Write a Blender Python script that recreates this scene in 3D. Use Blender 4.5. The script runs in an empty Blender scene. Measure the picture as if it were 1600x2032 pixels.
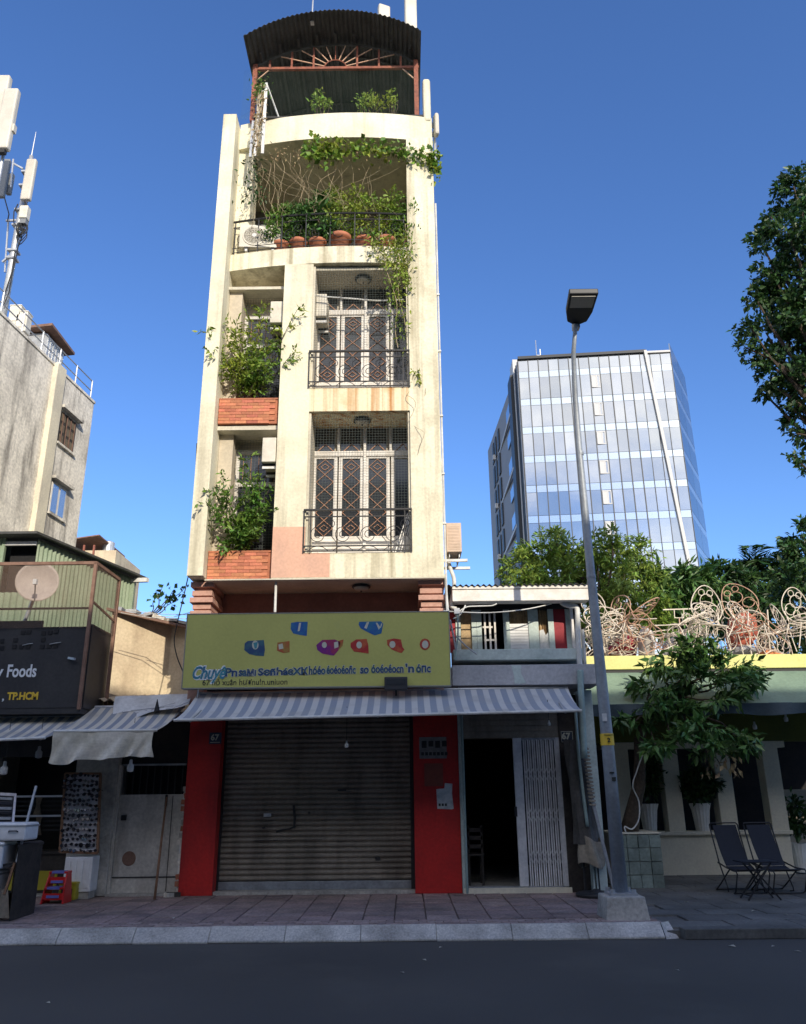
import bpy, bmesh, math, random
import numpy as np
from mathutils import Vector, Matrix
random.seed(7); rng = np.random.default_rng(7)
R = math.radians
S = bpy.context.scene
COL = S.collection
# ------------------------------------------------------------------ camera
FPX, PITCH, ROLL, EYE = 1600.0, R(19.1), R(0.6), 1.65
cam = bpy.data.cameras.new('camera'); cam_o = bpy.data.objects.new('camera', cam); COL.objects.link(cam_o)
cam.sensor_fit = 'VERTICAL'; cam.sensor_height = 36.0; cam.lens = 36.0*FPX/2032.0
cam.clip_start = 0.05; cam.clip_end = 3000
cam_o.matrix_world = Matrix.Translation((0, 0, EYE)) @ Matrix.Rotation(R(90)+PITCH, 4, 'X') @ Matrix.Rotation(-ROLL, 4, 'Z')
S.camera = cam_o
# ------------------------------------------------------------------ sky, sun, exposure
SUN_EL, SUN_AZ = R(25.5), R(22)          # sun stands behind the camera, to its right
sdir = Vector((math.sin(SUN_AZ)*math.cos(SUN_EL), -math.cos(SUN_AZ)*math.cos(SUN_EL), math.sin(SUN_EL)))
W = bpy.data.worlds.new('World'); S.world = W; W.use_nodes = True
wn, wl = W.node_tree.nodes, W.node_tree.links
for n in list(wn): wn.remove(n)
wo = wn.new('ShaderNodeOutputWorld'); wb = wn.new('ShaderNodeBackground'); sk = wn.new('ShaderNodeTexSky')
sk.sky_type = 'NISHITA'; sk.sun_disc = False; sk.sun_elevation = SUN_EL
sk.sun_rotation = math.atan2(sdir.x, sdir.y)
sk.altitude = 0; sk.air_density = 0.95; sk.dust_density = 0.2; sk.ozone_density = 5.0
# cloud thinned ahead, thickened and warmed behind the camera for reflections and shade fill
tc = wn.new('ShaderNodeTexCoord'); mp = wn.new('ShaderNodeMapping'); mp.inputs['Scale'].default_value = (1, 1, 2.2); mp.inputs['Location'].default_value = (3.1, 0.4, 1.7)
nz = wn.new('ShaderNodeTexNoise'); nz.inputs['Scale'].default_value = 2.3; nz.inputs['Detail'].default_value = 9; nz.inputs['Roughness'].default_value = 0.58
cr = wn.new('ShaderNodeValToRGB'); cr.color_ramp.elements[0].position = 0.60; cr.color_ramp.elements[1].position = 0.92
mx = wn.new('ShaderNodeMix'); mx.data_type = 'RGBA'
mxs = wn.new('ShaderNodeMath'); mxs.operation = 'MULTIPLY'; mxs.inputs[1].default_value = 0.8
hs = wn.new('ShaderNodeHueSaturation'); hs.inputs['Saturation'].default_value = 1.10; hs.inputs['Hue'].default_value = 0.508
wl.new(tc.outputs['Generated'], mp.inputs['Vector']); wl.new(mp.outputs['Vector'], nz.inputs['Vector'])
sxy = wn.new('ShaderNodeSeparateXYZ'); wl.new(tc.outputs['Generated'], sxy.inputs[0])
bk_ = wn.new('ShaderNodeMapRange'); bk_.interpolation_type = 'SMOOTHSTEP'; bk_.inputs['From Min'].default_value = 0.1; bk_.inputs['From Max'].default_value = -0.9; bk_.inputs['To Min'].default_value = -0.085; bk_.inputs['To Max'].default_value = 0.27; wl.new(sxy.outputs['Y'], bk_.inputs['Value'])
ad_ = wn.new('ShaderNodeMath'); ad_.operation = 'ADD'; wl.new(nz.outputs['Fac'], ad_.inputs[0]); wl.new(bk_.outputs['Result'], ad_.inputs[1])
wl.new(ad_.outputs[0], cr.inputs['Fac']); wl.new(cr.outputs['Color'], mxs.inputs[0]); wl.new(mxs.outputs[0], mx.inputs['Factor'])
wl.new(sk.outputs['Color'], hs.inputs['Color']); wl.new(hs.outputs['Color'], mx.inputs['A']); mx.inputs['B'].default_value = (13.6, 12.6, 11.3, 1)
wl.new(mx.outputs['Result'], wb.inputs['Color']); wb.inputs['Strength'].default_value = 0.15
wl.new(wb.outputs['Background'], wo.inputs['Surface'])
sl = bpy.data.lights.new('sun', 'SUN'); sl.energy = 2.9; sl.angle = R(0.55); sl.color = (1.0, 0.90, 0.74)
so = bpy.data.objects.new('sun', sl); COL.objects.link(so); so.rotation_euler = (-sdir).to_track_quat('-Z', 'Y').to_euler()
S.view_settings.view_transform = 'Standard'; S.view_settings.look = 'None'; S.view_settings.gamma = 1.0
S.view_settings.use_curve_mapping = False; S.view_settings.exposure = 0.62
S.render.engine = 'CYCLES'

# ------------------------------------------------------------------ surveying: where a sighted point lies at depth Y (or on height z)
def ray(px, py):
    u, v = px-800.0, 1016.0-py; c, s = math.cos(ROLL), math.sin(ROLL)
    x, y = u*c+v*s, -u*s+v*c
    return x, FPX*math.cos(PITCH)-y*math.sin(PITCH), FPX*math.sin(PITCH)+y*math.cos(PITCH)
def at(px, py, Y):
    x, y, z = ray(px, py); t = Y/y
    return Vector((x*t, Y, EYE+z*t))
def gnd(px, py, z=0.0):
    x, y, zz = ray(px, py); t = (z-EYE)/zz
    return Vector((x*t, y*t, z))
def smooth_path(pts, n=5):
    P_ = [Vector(p) for p in pts]; o = []
    for i in range(len(P_)-1):
        a, b, c, d = P_[max(i-1, 0)], P_[i], P_[i+1], P_[min(i+2, len(P_)-1)]
        for k in range(n):
            t = k/n; o.append(.5*((2*b)+(c-a)*t+(2*a-5*b+4*c-d)*t*t+(3*b-a-3*c+d)*t**3))
    return o+[P_[-1]]
# ------------------------------------------------------------------ mesh builder
class MB:
    def __init__(s): s.v = []; s.f = []
    def add(s, vs, fs):
        o = len(s.v); s.v += [tuple(p) for p in vs]; s.f += [tuple(i+o for i in f) for f in fs]; return s
    def hexa(s, p): return s.add(p, [(0,3,2,1),(4,5,6,7),(0,1,5,4),(1,2,6,5),(2,3,7,6),(3,0,4,7)])
    def box(s, x0, x1, y0, y1, z0, z1):
        return s.hexa([(x0,y0,z0),(x1,y0,z0),(x1,y1,z0),(x0,y1,z0),(x0,y0,z1),(x1,y0,z1),(x1,y1,z1),(x0,y1,z1)])
    def obox(s, c, size, rot=None):
        rot = rot or Matrix.Identity(3); c = Vector(c); hx, hy, hz = size[0]/2, size[1]/2, size[2]/2
        return s.hexa([c+rot@Vector(q) for q in ((-hx,-hy,-hz),(hx,-hy,-hz),(hx,hy,-hz),(-hx,hy,-hz),(-hx,-hy,hz),(hx,-hy,hz),(hx,hy,hz),(-hx,hy,hz))])
    def bar(s, a, b, w, d=None, up=(0,0,1)):
        a, b = Vector(a), Vector(b); d = d or w; z = (b-a); L = z.length
        if L < 1e-6: return s
        z.normalize(); u = Vector(up)
        if abs(z.dot(u)) > .97: u = Vector((0,1,0))
        x = u.cross(z).normalized(); y = z.cross(x)
        return s.obox((a+b)/2, (w, d, L), Matrix((x, y, z)).transposed())
    def tube(s, path, r, n=6, closed=False):
        P = [Vector(p) for p in path]; m = len(P)
        rr = r if isinstance(r, (list, tuple)) else [r]*m
        prev = None; rings = []
        for i in range(m):
            if closed: t = P[(i+1)%m]-P[i-1]
            else: t = P[min(i+1, m-1)]-P[max(i-1, 0)]
            if t.length < 1e-9: t = Vector((0,0,1))
            t.normalize()
            if prev is None:
                u = Vector((0,0,1)) if abs(t.z) < .9 else Vector((1,0,0))
                x = u.cross(t).normalized()
            else:
                x = prev-t*prev.dot(t)
                if x.length < 1e-6: x = Vector((1,0,0)).cross(t)
                x.normalize()
            prev = x; y = t.cross(x)
            rings.append([P[i]+x*(rr[i]*math.cos(2*math.pi*k/n))+y*(rr[i]*math.sin(2*math.pi*k/n)) for k in range(n)])
        fs = []; o = 0
        for i in range(m if closed else m-1):
            j = (i+1) % m
            for k in range(n): fs.append((i*n+k, i*n+(k+1)%n, j*n+(k+1)%n, j*n+k))
        if not closed: fs += [tuple(range(n))[::-1], tuple((m-1)*n+k for k in range(n))]
        return s.add([q for rg in rings for q in rg], fs)
    def lathe(s, prof, c, n=16, axis='z', flute=0, fl=0.0):
        c = Vector(c); vs = []; fs = []; m = len(prof)
        for (r, h) in prof:
            for k in range(n):
                a = 2*math.pi*k/n; q = r*(1+(fl*math.cos(a*flute) if flute else 0))
                p = (q*math.cos(a), q*math.sin(a), h)
                if axis == 'y': p = (p[0], p[2], p[1])
                if axis == 'x': p = (p[2], p[0], p[1])
                vs.append(c+Vector(p))
        for i in range(m-1):
            for k in range(n): fs.append((i*n+k, i*n+(k+1)%n, (i+1)*n+(k+1)%n, (i+1)*n+k))
        fs += [tuple(range(n))[::-1], tuple((m-1)*n+k for k in range(n))]
        return s.add(vs, fs)
    def extr(s, pts, d):
        """polygon pts (3D) extruded by vector d"""
        d = Vector(d); n = len(pts); P = [Vector(p) for p in pts]
        return s.add(P+[p+d for p in P], [tuple(range(n))[::-1], tuple(range(n, 2*n))]+[(i, (i+1)%n, n+(i+1)%n, n+i) for i in range(n)])
    def sheet(s, fn, nu, nv, off=(0,0,-.006)):
        """fn(u,v)->point; closed thin sheet"""
        off = Vector(off); A = [Vector(fn(i/nu, j/nv)) for j in range(nv+1) for i in range(nu+1)]
        m = len(A); w = nu+1; fs = []
        for j in range(nv):
            for i in range(nu):
                a = j*w+i; fs.append((a, a+1, a+w+1, a+w)); fs.append((m+a+w, m+a+w+1, m+a+1, m+a))
        for i in range(nu):
            fs.append((m+i, m+i+1, i+1, i)); a = nv*w+i; fs.append((a, a+1, m+a+1, m+a))
        for j in range(nv):
            a = j*w; fs.append((a, a+w, m+a+w, m+a)); a = j*w+nu; fs.append((m+a, m+a+w, a+w, a))
        return s.add(A+[p+off for p in A], fs)
    def build(s, name, mat, parent=None, smooth=False, local=False, bevel=0, **kw):
        me = bpy.data.meshes.new(name)
        off = Vector((0,0,0))
        if parent is not None and not local:
            p = parent
            while p is not None: off += p.location; p = p.parent
        me.from_pydata([(x-off.x, y-off.y, z-off.z) for x, y, z in s.v], [], s.f)
        if len(s.f) < 60000:
            bm = bmesh.new(); bm.from_mesh(me); bmesh.ops.recalc_face_normals(bm, faces=bm.faces); bm.to_mesh(me); bm.free()
        return mk(name, me, mat, parent, smooth, bevel, **kw)
def mk(name, me, mat, parent=None, smooth=False, bevel=0, label=None, cat=None, group=None, kind=None):
    o = bpy.data.objects.new(name, me); COL.objects.link(o)
    if mat is not None and not me.materials: me.materials.append(MATS[mat] if isinstance(mat, str) else mat)
    if smooth: me.polygons.foreach_set('use_smooth', [True]*len(me.polygons))
    if bevel:
        b = o.modifiers.new('bevel', 'BEVEL'); b.width = bevel; b.segments = 2; b.limit_method = 'ANGLE'
    if parent is not None: o.parent = parent
    tag(o, label, cat, group, kind); return o
def tag(o, label=None, cat=None, group=None, kind=None):
    if label: o['label'] = label
    if cat: o['category'] = cat
    if group: o['group'] = group
    if kind: o['kind'] = kind
    return o
def thing(name, label, cat, loc=(0,0,0), group=None, rz=0.0):
    o = bpy.data.objects.new(name, None); COL.objects.link(o); o.location = loc; o.rotation_euler = (0, 0, rz); o.empty_display_size = .1
    return tag(o, label, cat, group)
def inst(src, parent, loc, rot=None, scale=None):
    c = src.copy(); COL.objects.link(c); c.parent = parent; c.location = loc
    if rot: c.rotation_euler = rot
    if scale: c.scale = scale
    return c
def copy_tree(o, parent=None):
    c = o.copy(); COL.objects.link(c); c.parent = parent
    for ch in list(o.children): copy_tree(ch, c)
    return c
def wloc(o):
    v = Vector((0,0,0))
    while o is not None: v += o.location; o = o.parent
    return v
def text(name, s, size, org, mat, parent, bold=0.0, shear=0.0, ext=.004, sx=1.0, face=None, width=None, **kw):
    """lettering standing in the XZ plane, read from -Y; org = left end of the base line in the world"""
    cu = bpy.data.curves.new('lettering', 'FONT'); cu.body = s; cu.size = size; cu.extrude = ext; cu.offset = bold; cu.shear = shear; cu.resolution_u = 3
    ob = bpy.data.objects.new('lettering', cu); COL.objects.link(ob)
    dg = bpy.context.evaluated_depsgraph_get(); me = bpy.data.meshes.new_from_object(ob.evaluated_get(dg))
    bpy.data.objects.remove(ob); me.name = name; me.materials.clear()
    if width: xs_ = [v.co.x for v in me.vertices]; sx = width/(max(xs_)-min(xs_)); org = (org[0]-min(xs_)*sx, org[1], org[2])
    o = Vector(org)-(wloc(parent) if parent else Vector((0,0,0)))
    for v in me.vertices:
        x, y, z = v.co
        v.co = (o.x+x*sx, o.y-z, o.z+y) if face is None else (o.x-z, o.y+x*sx*face, o.z+y)
    return mk(name, me, mat, parent, **kw)
# ------------------------------------------------------------------ materials
MATS = {}
def M(name, col, rough=.8, col2=None, scale=1.5, lo=.42, hi=.62, fine=.14, fscale=22, bump=.12, bscale=70, metal=0, streak=None, sfac=.6, sx=5.0, sz=.35, slo=.5, shi=.72, isl=0.0, rnd=0.0, trans=0.0, spec=.35, coord='world', alpha=None, coat=0):
    m = bpy.data.materials.new(name); m.use_nodes = True; MATS[name] = m
    nt = m.node_tree; N, L = nt.nodes, nt.links
    bs = N['Principled BSDF']; out = N['Material Output']
    def mixc(a, b, f, mode='MIX'):
        x = N.new('ShaderNodeMix'); x.data_type = 'RGBA'; x.blend_type = mode
        for k, q in (('A', a), ('B', b)):
            if isinstance(q, tuple): x.inputs[k].default_value = (*q, 1) if len(q) == 3 else q
            else: L.new(q, x.inputs[k])
        if isinstance(f, float): x.inputs['Factor'].default_value = f
        else: L.new(f, x.inputs['Factor'])
        return x.outputs['Result']
    if coord == 'world': g = N.new('ShaderNodeNewGeometry'); vec = g.outputs['Position']
    else: g = N.new('ShaderNodeTexCoord'); vec = g.outputs['Object']
    def noise(sc, det=5, v=None, ro=.55):
        n = N.new('ShaderNodeTexNoise'); n.inputs['Scale'].default_value = sc; n.inputs['Detail'].default_value = det; n.inputs['Roughness'].default_value = ro
        L.new(v or vec, n.inputs['Vector']); return n.outputs['Fac']
    def ramp(f, a, b):
        r = N.new('ShaderNodeMapRange'); r.inputs['From Min'].default_value = a; r.inputs['From Max'].default_value = b; r.clamp = True; L.new(f, r.inputs['Value']); return r.outputs['Result']
    c = col
    if col2: c = mixc(col, col2, ramp(noise(scale), lo, hi))
    if streak:
        mp = N.new('ShaderNodeMapping'); mp.inputs['Scale'].default_value = (sx, sx, sz); L.new(vec, mp.inputs['Vector'])
        f = ramp(noise(1.0, 6, mp.outputs['Vector'], .6), slo, shi)
        mm = N.new('ShaderNodeMath'); mm.operation = 'MULTIPLY'; mm.inputs[1].default_value = sfac; L.new(f, mm.inputs[0])
        c = mixc(c, streak, mm.outputs[0])
    if fine:
        r = N.new('ShaderNodeMapRange'); r.inputs['To Min'].default_value = 1-fine; r.inputs['To Max'].default_value = 1+fine; r.inputs['From Min'].default_value = .3; r.inputs['From Max'].default_value = .7
        L.new(noise(fscale, 6), r.inputs['Value'])
        cc = N.new('ShaderNodeCombineColor')
        for k in range(3): L.new(r.outputs['Result'], cc.inputs[k])
        c = mixc(c, cc.outputs['Color'], 1.0, 'MULTIPLY')
    def jitter(c, src, amt):
        h = N.new('ShaderNodeHueSaturation')
        r = N.new('ShaderNodeMapRange'); r.inputs['To Min'].default_value = 1-amt; r.inputs['To Max'].default_value = 1+amt; L.new(src, r.inputs['Value']); L.new(r.outputs['Result'], h.inputs['Value'])
        r2 = N.new('ShaderNodeMapRange'); r2.inputs['To Min'].default_value = .5-.05*amt; r2.inputs['To Max'].default_value = .5+.05*amt
        wv = N.new('ShaderNodeMath'); wv.operation = 'FRACT'; mu = N.new('ShaderNodeMath'); mu.operation = 'MULTIPLY'; mu.inputs[1].default_value = 7.3
        L.new(src, mu.inputs[0]); L.new(mu.outputs[0], wv.inputs[0]); L.new(wv.outputs[0], r2.inputs['Value']); L.new(r2.outputs['Result'], h.inputs['Hue'])
        L.new(c, h.inputs['Color']) if not isinstance(c, tuple) else setattr(h.inputs['Color'], 'default_value', (*c, 1))
        return h.outputs['Color']
    if isl:
        gg = N.new('ShaderNodeNewGeometry'); c = jitter(c, gg.outputs['Random Per Island'], isl)
    if rnd:
        oi = N.new('ShaderNodeObjectInfo'); c = jitter(c, oi.outputs['Random'], rnd)
    if isinstance(c, tuple): bs.inputs['Base Color'].default_value = (*c, 1)
    else: L.new(c, bs.inputs['Base Color'])
    bs.inputs['Roughness'].default_value = rough; bs.inputs['Metallic'].default_value = metal; bs.inputs['Specular IOR Level'].default_value = spec
    if coat: bs.inputs['Coat Weight'].default_value = coat
    if bump:
        b = N.new('ShaderNodeBump'); b.inputs['Strength'].default_value = bump; b.inputs['Distance'].default_value = .02
        L.new(noise(bscale, 4), b.inputs['Height']); L.new(b.outputs['Normal'], bs.inputs['Normal'])
    sh = bs.outputs['BSDF']
    if trans:
        t = N.new('ShaderNodeBsdfTranslucent')
        if isinstance(c, tuple): t.inputs['Color'].default_value = (*c, 1)
        else: L.new(c, t.inputs['Color'])
        x = N.new('ShaderNodeMixShader'); x.inputs['Fac'].default_value = trans; L.new(sh, x.inputs[1]); L.new(t.outputs[0], x.inputs[2]); sh = x.outputs[0]
    if alpha is not None:
        t = N.new('ShaderNodeBsdfTransparent'); x = N.new('ShaderNodeMixShader'); x.inputs['Fac'].default_value = alpha; L.new(t.outputs[0], x.inputs[1]); L.new(sh, x.inputs[2]); sh = x.outputs[0]
    L.new(sh, out.inputs['Surface'])
    return m
def stripes(name, ca, cb, period, duty=.5, phase=0, axis=0, dirt=(.2,.2,.2), **kw):
    m = M(name, ca, **kw); N, L = m.node_tree.nodes, m.node_tree.links
    g = N.new('ShaderNodeNewGeometry'); sp = N.new('ShaderNodeSeparateXYZ'); L.new(g.outputs['Position'], sp.inputs[0])
    a = N.new('ShaderNodeMath'); a.operation = 'MULTIPLY_ADD'; a.inputs[1].default_value = 1/period; a.inputs[2].default_value = 50+phase; L.new(sp.outputs[axis], a.inputs[0])
    f = N.new('ShaderNodeMath'); f.operation = 'FRACT'; L.new(a.outputs[0], f.inputs[0])
    c = N.new('ShaderNodeMath'); c.operation = 'LESS_THAN'; c.inputs[1].default_value = duty; L.new(f.outputs[0], c.inputs[0])
    x = N.new('ShaderNodeMix'); x.data_type = 'RGBA'; x.inputs['A'].default_value = (*ca, 1); x.inputs['B'].default_value = (*cb, 1); L.new(c.outputs[0], x.inputs['Factor'])
    n = N.new('ShaderNodeTexNoise'); n.inputs['Scale'].default_value = 2.5; n.inputs['Detail'].default_value = 8; L.new(g.outputs['Position'], n.inputs['Vector'])
    r = N.new('ShaderNodeMapRange'); r.inputs['From Min'].default_value = .5; r.inputs['From Max'].default_value = .75; r.inputs['To Max'].default_value = .6; L.new(n.outputs['Fac'], r.inputs['Value'])
    y = N.new('ShaderNodeMix'); y.data_type = 'RGBA'; y.inputs['B'].default_value = (*dirt, 1); L.new(x.outputs['Result'], y.inputs['A']); L.new(r.outputs['Result'], y.inputs['Factor'])
    L.new(y.outputs['Result'], N['Principled BSDF'].inputs['Base Color'])
    return m
M('asphalt', (.104,.098,.088), .92, (.070,.067,.062), .7, .36, .64, fine=.45, fscale=120, bump=.6, bscale=220, streak=(.15,.142,.13), sfac=.5, sx=.35, sz=.5, slo=.46)
M('tile', (.34,.25,.22), .85, (.235,.182,.165), 2.5, fine=.3, fscale=30, bump=.35, bscale=90, rnd=.17, streak=(.13,.11,.10), sfac=.6, sx=1.3, sz=1, slo=.52, shi=.70)
M('tile_bed', (.14,.12,.11), .95, fine=.3)
M('brick_paver', (.34,.26,.235), .85, fine=.25, bump=.3, rnd=.22)
M('kerb', (.60,.565,.50), .9, (.42,.395,.35), 2.2, fine=.25, fscale=45, bump=.4, bscale=110, rnd=.07, streak=(.24,.22,.19), sfac=.55, sx=3, sz=3, slo=.52, shi=.72)
M('dark_slab', (.17,.165,.15), .75, (.115,.112,.102), 1.2, fine=.22, bump=.2, rnd=.16)
M('cream', (.80,.75,.57), .87, (.66,.61,.45), 1.3, .42, .66, fine=.09, bump=.22, bscale=18, streak=(.38,.34,.24), sfac=.7, sx=4.5, sz=.30, slo=.51, shi=.74)
M('cream_stain', (.80,.75,.57), .88, (.57,.52,.38), 1.4, .48, .70, fine=.12, bump=.22, bscale=18, streak=(.33,.285,.18), sfac=.85, sx=6, sz=.20, slo=.47, shi=.70)
M('rust_stain', (.78,.71,.49), .88, (.60,.46,.24), 2.2, .5, .72, fine=.1, streak=(.48,.20,.05), sfac=.95, sx=6, sz=.12, slo=.48, shi=.64)
M('pink_paint', (.70,.42,.30), .85, (.62,.38,.28), 2, fine=.08)
M('pink_wall', (.42,.20,.15), .85, (.35,.17,.13), 2, fine=.1)
M('pink_stone', (.55,.32,.25), .8, (.46,.27,.21), 3, fine=.12)
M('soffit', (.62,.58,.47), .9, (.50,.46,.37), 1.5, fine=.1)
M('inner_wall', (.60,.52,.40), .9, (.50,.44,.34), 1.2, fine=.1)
M('grey_wall', (.34,.31,.27), .9, (.28,.26,.22), 1.2, fine=.12)
M('orange_tile', (.52,.19,.105), .75, fine=.15, rnd=.22, bump=.3, bscale=120)
M('white_paint', (.78,.75,.70), .55, (.66,.62,.56), 5, fine=.06, bump=.05)
M('white_metal', (.78,.78,.76), .45, (.62,.60,.56), 4, fine=.08, bump=.05)
M('dark_glass', (.035,.038,.042), .08, fine=0, bump=.02, bscale=4, spec=.6)
M('grille_tan', (.36,.19,.12), .6, fine=.1, bump=0)
M('black_iron', (.025,.025,.027), .5, fine=.1, bump=0)
M('rust_iron', (.30,.10,.06), .7, (.20,.07,.05), 8, fine=.2, bump=.15)
M('net_grey', (.10,.12,.11), .8, fine=0, bump=0)
M('net_green', (.07,.12,.09), .8, fine=0, bump=0, alpha=.03)
M('net_brown', (.16,.105,.075), .8, fine=.1, bump=0, alpha=.26)
M('roof_dark', (.078,.078,.075), .55, (.055,.055,.053), 3, fine=.2, bump=.05)
M('red_paint', (.52,.024,.020), .5, (.36,.020,.018), 1.3, .40, .66, fine=.12, bump=.1, streak=(.20,.015,.015), sfac=.6, sx=3.5, sz=.5, slo=.54, shi=.74)
M('shutter', (.30,.26,.205), .5, (.24,.21,.165), 1.2, fine=.14, metal=.2, bump=.08, streak=(.12,.10,.08), sfac=.75, sx=3, sz=.6, slo=.48, shi=.70)
M('steel_bar', (.32,.34,.36), .5, (.24,.25,.26), 4, metal=.3)
M('sign_lime', (.49,.485,.14), .45, (.455,.45,.13), 1.0, fine=.04, bump=0)
M('sign_edge', (.28,.28,.24), .5, fine=.1)
M('ink_blue', (.02,.10,.32), .4, (.03,.16,.30), 9, fine=.05, bump=0)
M('ink_navy', (.03,.07,.16), .4, (.05,.13,.17), 8, fine=.05, bump=0)
M('ink_teal', (.06,.25,.30), .4, (.05,.17,.28), 6, fine=.05, bump=0)
M('ink_purple', (.17,.02,.20), .4, (.30,.03,.10), 9, fine=.05, bump=0)
M('ink_red', (.38,.03,.03), .4, (.45,.10,.04), 7, fine=.05, bump=0)
M('ink_orange', (.42,.10,.04), .4, (.34,.20,.05), 7, fine=.05, bump=0)
M('ink_pale', (.52,.52,.42), .4, fine=.05, bump=0)
M('ink_black', (.03,.035,.03), .5, fine=0, bump=0)
M('ink_faint', (.46,.46,.14), .5, fine=0, bump=0)
M('ink_white', (.75,.77,.78), .5, fine=0, bump=0)
M('ink_yellow', (.75,.50,.05), .5, fine=0, bump=0)
stripes('awning', (.56,.56,.54), (.29,.325,.38), .19, .52, dirt=(.36,.355,.34), rough=.7, bump=.05)
stripes('awning_b', (.62,.57,.47), (.26,.28,.31), .17, .5, .3, dirt=(.36,.33,.27), rough=.7, bump=.05)
M('tarp_white', (.70,.70,.68), .6, (.55,.55,.53), 3, fine=.1, bump=.25, bscale=9)
M('tarp_dirty', (.66,.62,.53), .65, (.48,.45,.36), 2.6, fine=.12, bump=.3, bscale=8)
M('black_panel', (.034,.034,.037), .45, (.045,.044,.045), 2, fine=.15, bump=.05)
M('green_sheet', (.30,.37,.26), .5, (.24,.31,.21), 2, fine=.12, bump=.04, streak=(.20,.20,.13), sfac=.5)
M('old_plaster', (.84,.79,.68), .95, (.62,.58,.50), 1.1, .42, .64, fine=.22, fscale=14, bump=.35, bscale=30, streak=(.22,.20,.175), sfac=.85, sx=2.4, sz=.35, slo=.5, shi=.66)
M('plaster_strip', (.74,.68,.52), .9, (.62,.57,.45), 1.2, fine=.1)
M('cream_old', (.62,.52,.36), .92, (.52,.42,.29), 1.5, fine=.12, bump=.2, bscale=25, streak=(.33,.25,.17), sfac=.6, sx=3, sz=.3)
M('concrete', (.48,.455,.40), .92, (.33,.315,.28), 2.5, fine=.22, bump=.3, bscale=60)
M('door_grey', (.60,.57,.50), .6, (.48,.455,.40), 2, fine=.16, bump=.1, streak=(.26,.23,.19), sfac=.65, sx=3, sz=.6, slo=.5, shi=.7)
M('dark_inside', (.02,.02,.022), .9, (.03,.028,.026), 3, fine=.2)  # near-black colour standing in for the shade of interiors and openings
M('dark_wood', (.06,.05,.042), .7, (.04,.034,.03), 5, fine=.2)
M('brown_wood', (.26,.14,.08), .7, (.2,.11,.06), 6, fine=.15)
M('plastic_red', (.55,.02,.02), .4, fine=.03, bump=0)
M('plastic_blue', (.16,.17,.45), .4, fine=.03, bump=0)
M('plastic_yellow', (.42,.35,.03), .45, fine=.05, bump=0)
M('plastic_white', (.80,.80,.79), .4, (.70,.70,.69), 4, fine=.04, bump=0)
M('ac_cream', (.68,.64,.54), .5, (.58,.54,.45), 4, fine=.06, bump=.03)
M('ac_pink', (.66,.50,.38), .5, (.58,.44,.33), 4, fine=.06, bump=.03)
M('dark_grille', (.03,.03,.03), .6, fine=0, bump=0)
M('terracotta', (.46,.17,.09), .85, (.36,.14,.08), 4, fine=.15)
M('leaf', (0.109,0.217,0.032), .5, (0.145,0.246,0.043), 1.5, fine=.1, bump=0, isl=.45, trans=.25, spec=.4)
M('leaf_yellow', (.30,.36,.05), .5, (.17,.29,.045), 1.5, fine=.1, bump=0, isl=.4, trans=.3, spec=.4)
M('leaf_dark', (.036,.085,.020), .45, (.04,.09,.02), 1.5, fine=.1, bump=0, isl=.45, trans=.2, spec=.45)
M('leaf_bamboo', (0.189,0.290,0.043), .5, (0.246,0.334,0.065), .8, fine=.1, bump=0, isl=.45, trans=.3)
M('leaf_mango', (0.078,0.172,0.040), .4, (0.105,0.195,0.05), 1.5, fine=.1, bump=0, isl=.45, trans=.2, spec=.5)
M('leaf_dry', (.36,.27,.15), .8, fine=.1, bump=0, isl=.35, trans=.2)
M('bark', (.10,.075,.055), .95, (.07,.055,.042), 6, fine=.25, bump=.5, bscale=45)
M('dry_vine', (.44,.35,.22), .9, fine=.1, bump=0, isl=.2)
M('pipe_white', (.70,.70,.67), .45, (.56,.55,.50), 2.5, fine=.1, bump=.03)
M('pipe_green', (.30,.40,.38), .5, (.24,.32,.31), 2.5, fine=.1, bump=.03)
M('teal_paint', (.52,.60,.56), .6, (.42,.50,.47), 2.5, fine=.12, bump=.1)
M('grey_beam', (.46,.46,.47), .8, (.38,.385,.40), 1.8, fine=.14, bump=.2)
M('curtain', (.50,.36,.20), .85, (.36,.25,.14), 14, fine=.1)
M('curtain_dull', (.20,.16,.11), .85, (.14,.11,.08), 14, fine=.1)
M('red_panel', (.32,.025,.035), .6, (.26,.02,.03), 4, fine=.1)
M('paper', (.62,.62,.60), .8, (.45,.48,.48), 9, fine=.1)
M('brass_red', (.24,.06,.04), .6, fine=.1)
M('plaque', (.24,.23,.22), .6, (.18,.175,.17), 12, fine=.1)
M('plate_blue', (.035,.045,.075), .4, fine=.05, bump=0)
M('gate_white', (.72,.72,.72), .5, (.56,.57,.58), 3, fine=.1, metal=.1, bump=.05)
M('dark_tarp', (.10,.095,.09), .75, (.07,.066,.06), 3, fine=.15, bump=.4, bscale=10)
M('canvas', (.30,.26,.20), .85, (.22,.19,.15), 3, fine=.15, bump=.3, bscale=12)
M('pole_paint', (.33,.36,.39), .5, (.26,.285,.31), 2.5, fine=.12, metal=.2, bump=.08, streak=(.17,.175,.18), sfac=.6, sx=6, sz=.5)
M('lamp_dark', (.035,.037,.042), .45, fine=.08, bump=0)
M('lamp_lens', (.45,.43,.38), .25, fine=.05, bump=0)
M('cafe_lime', (.74,.72,.28), .7, (.66,.64,.24), 1.5, fine=.08)
M('cafe_green', (.10,.115,.02), .8, (.08,.095,.018), 1.5, fine=.1)
M('cafe_cream', (.74,.69,.54), .85, (.66,.61,.48), 1.5, fine=.08)
M('tarp_green', (.22,.31,.23), .5, (.17,.245,.185), 1.2, fine=.1, bump=.12, bscale=6)
M('tarp_navy', (.05,.075,.09), .5, (.035,.055,.07), 2, fine=.1, bump=.15, bscale=6)
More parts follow.
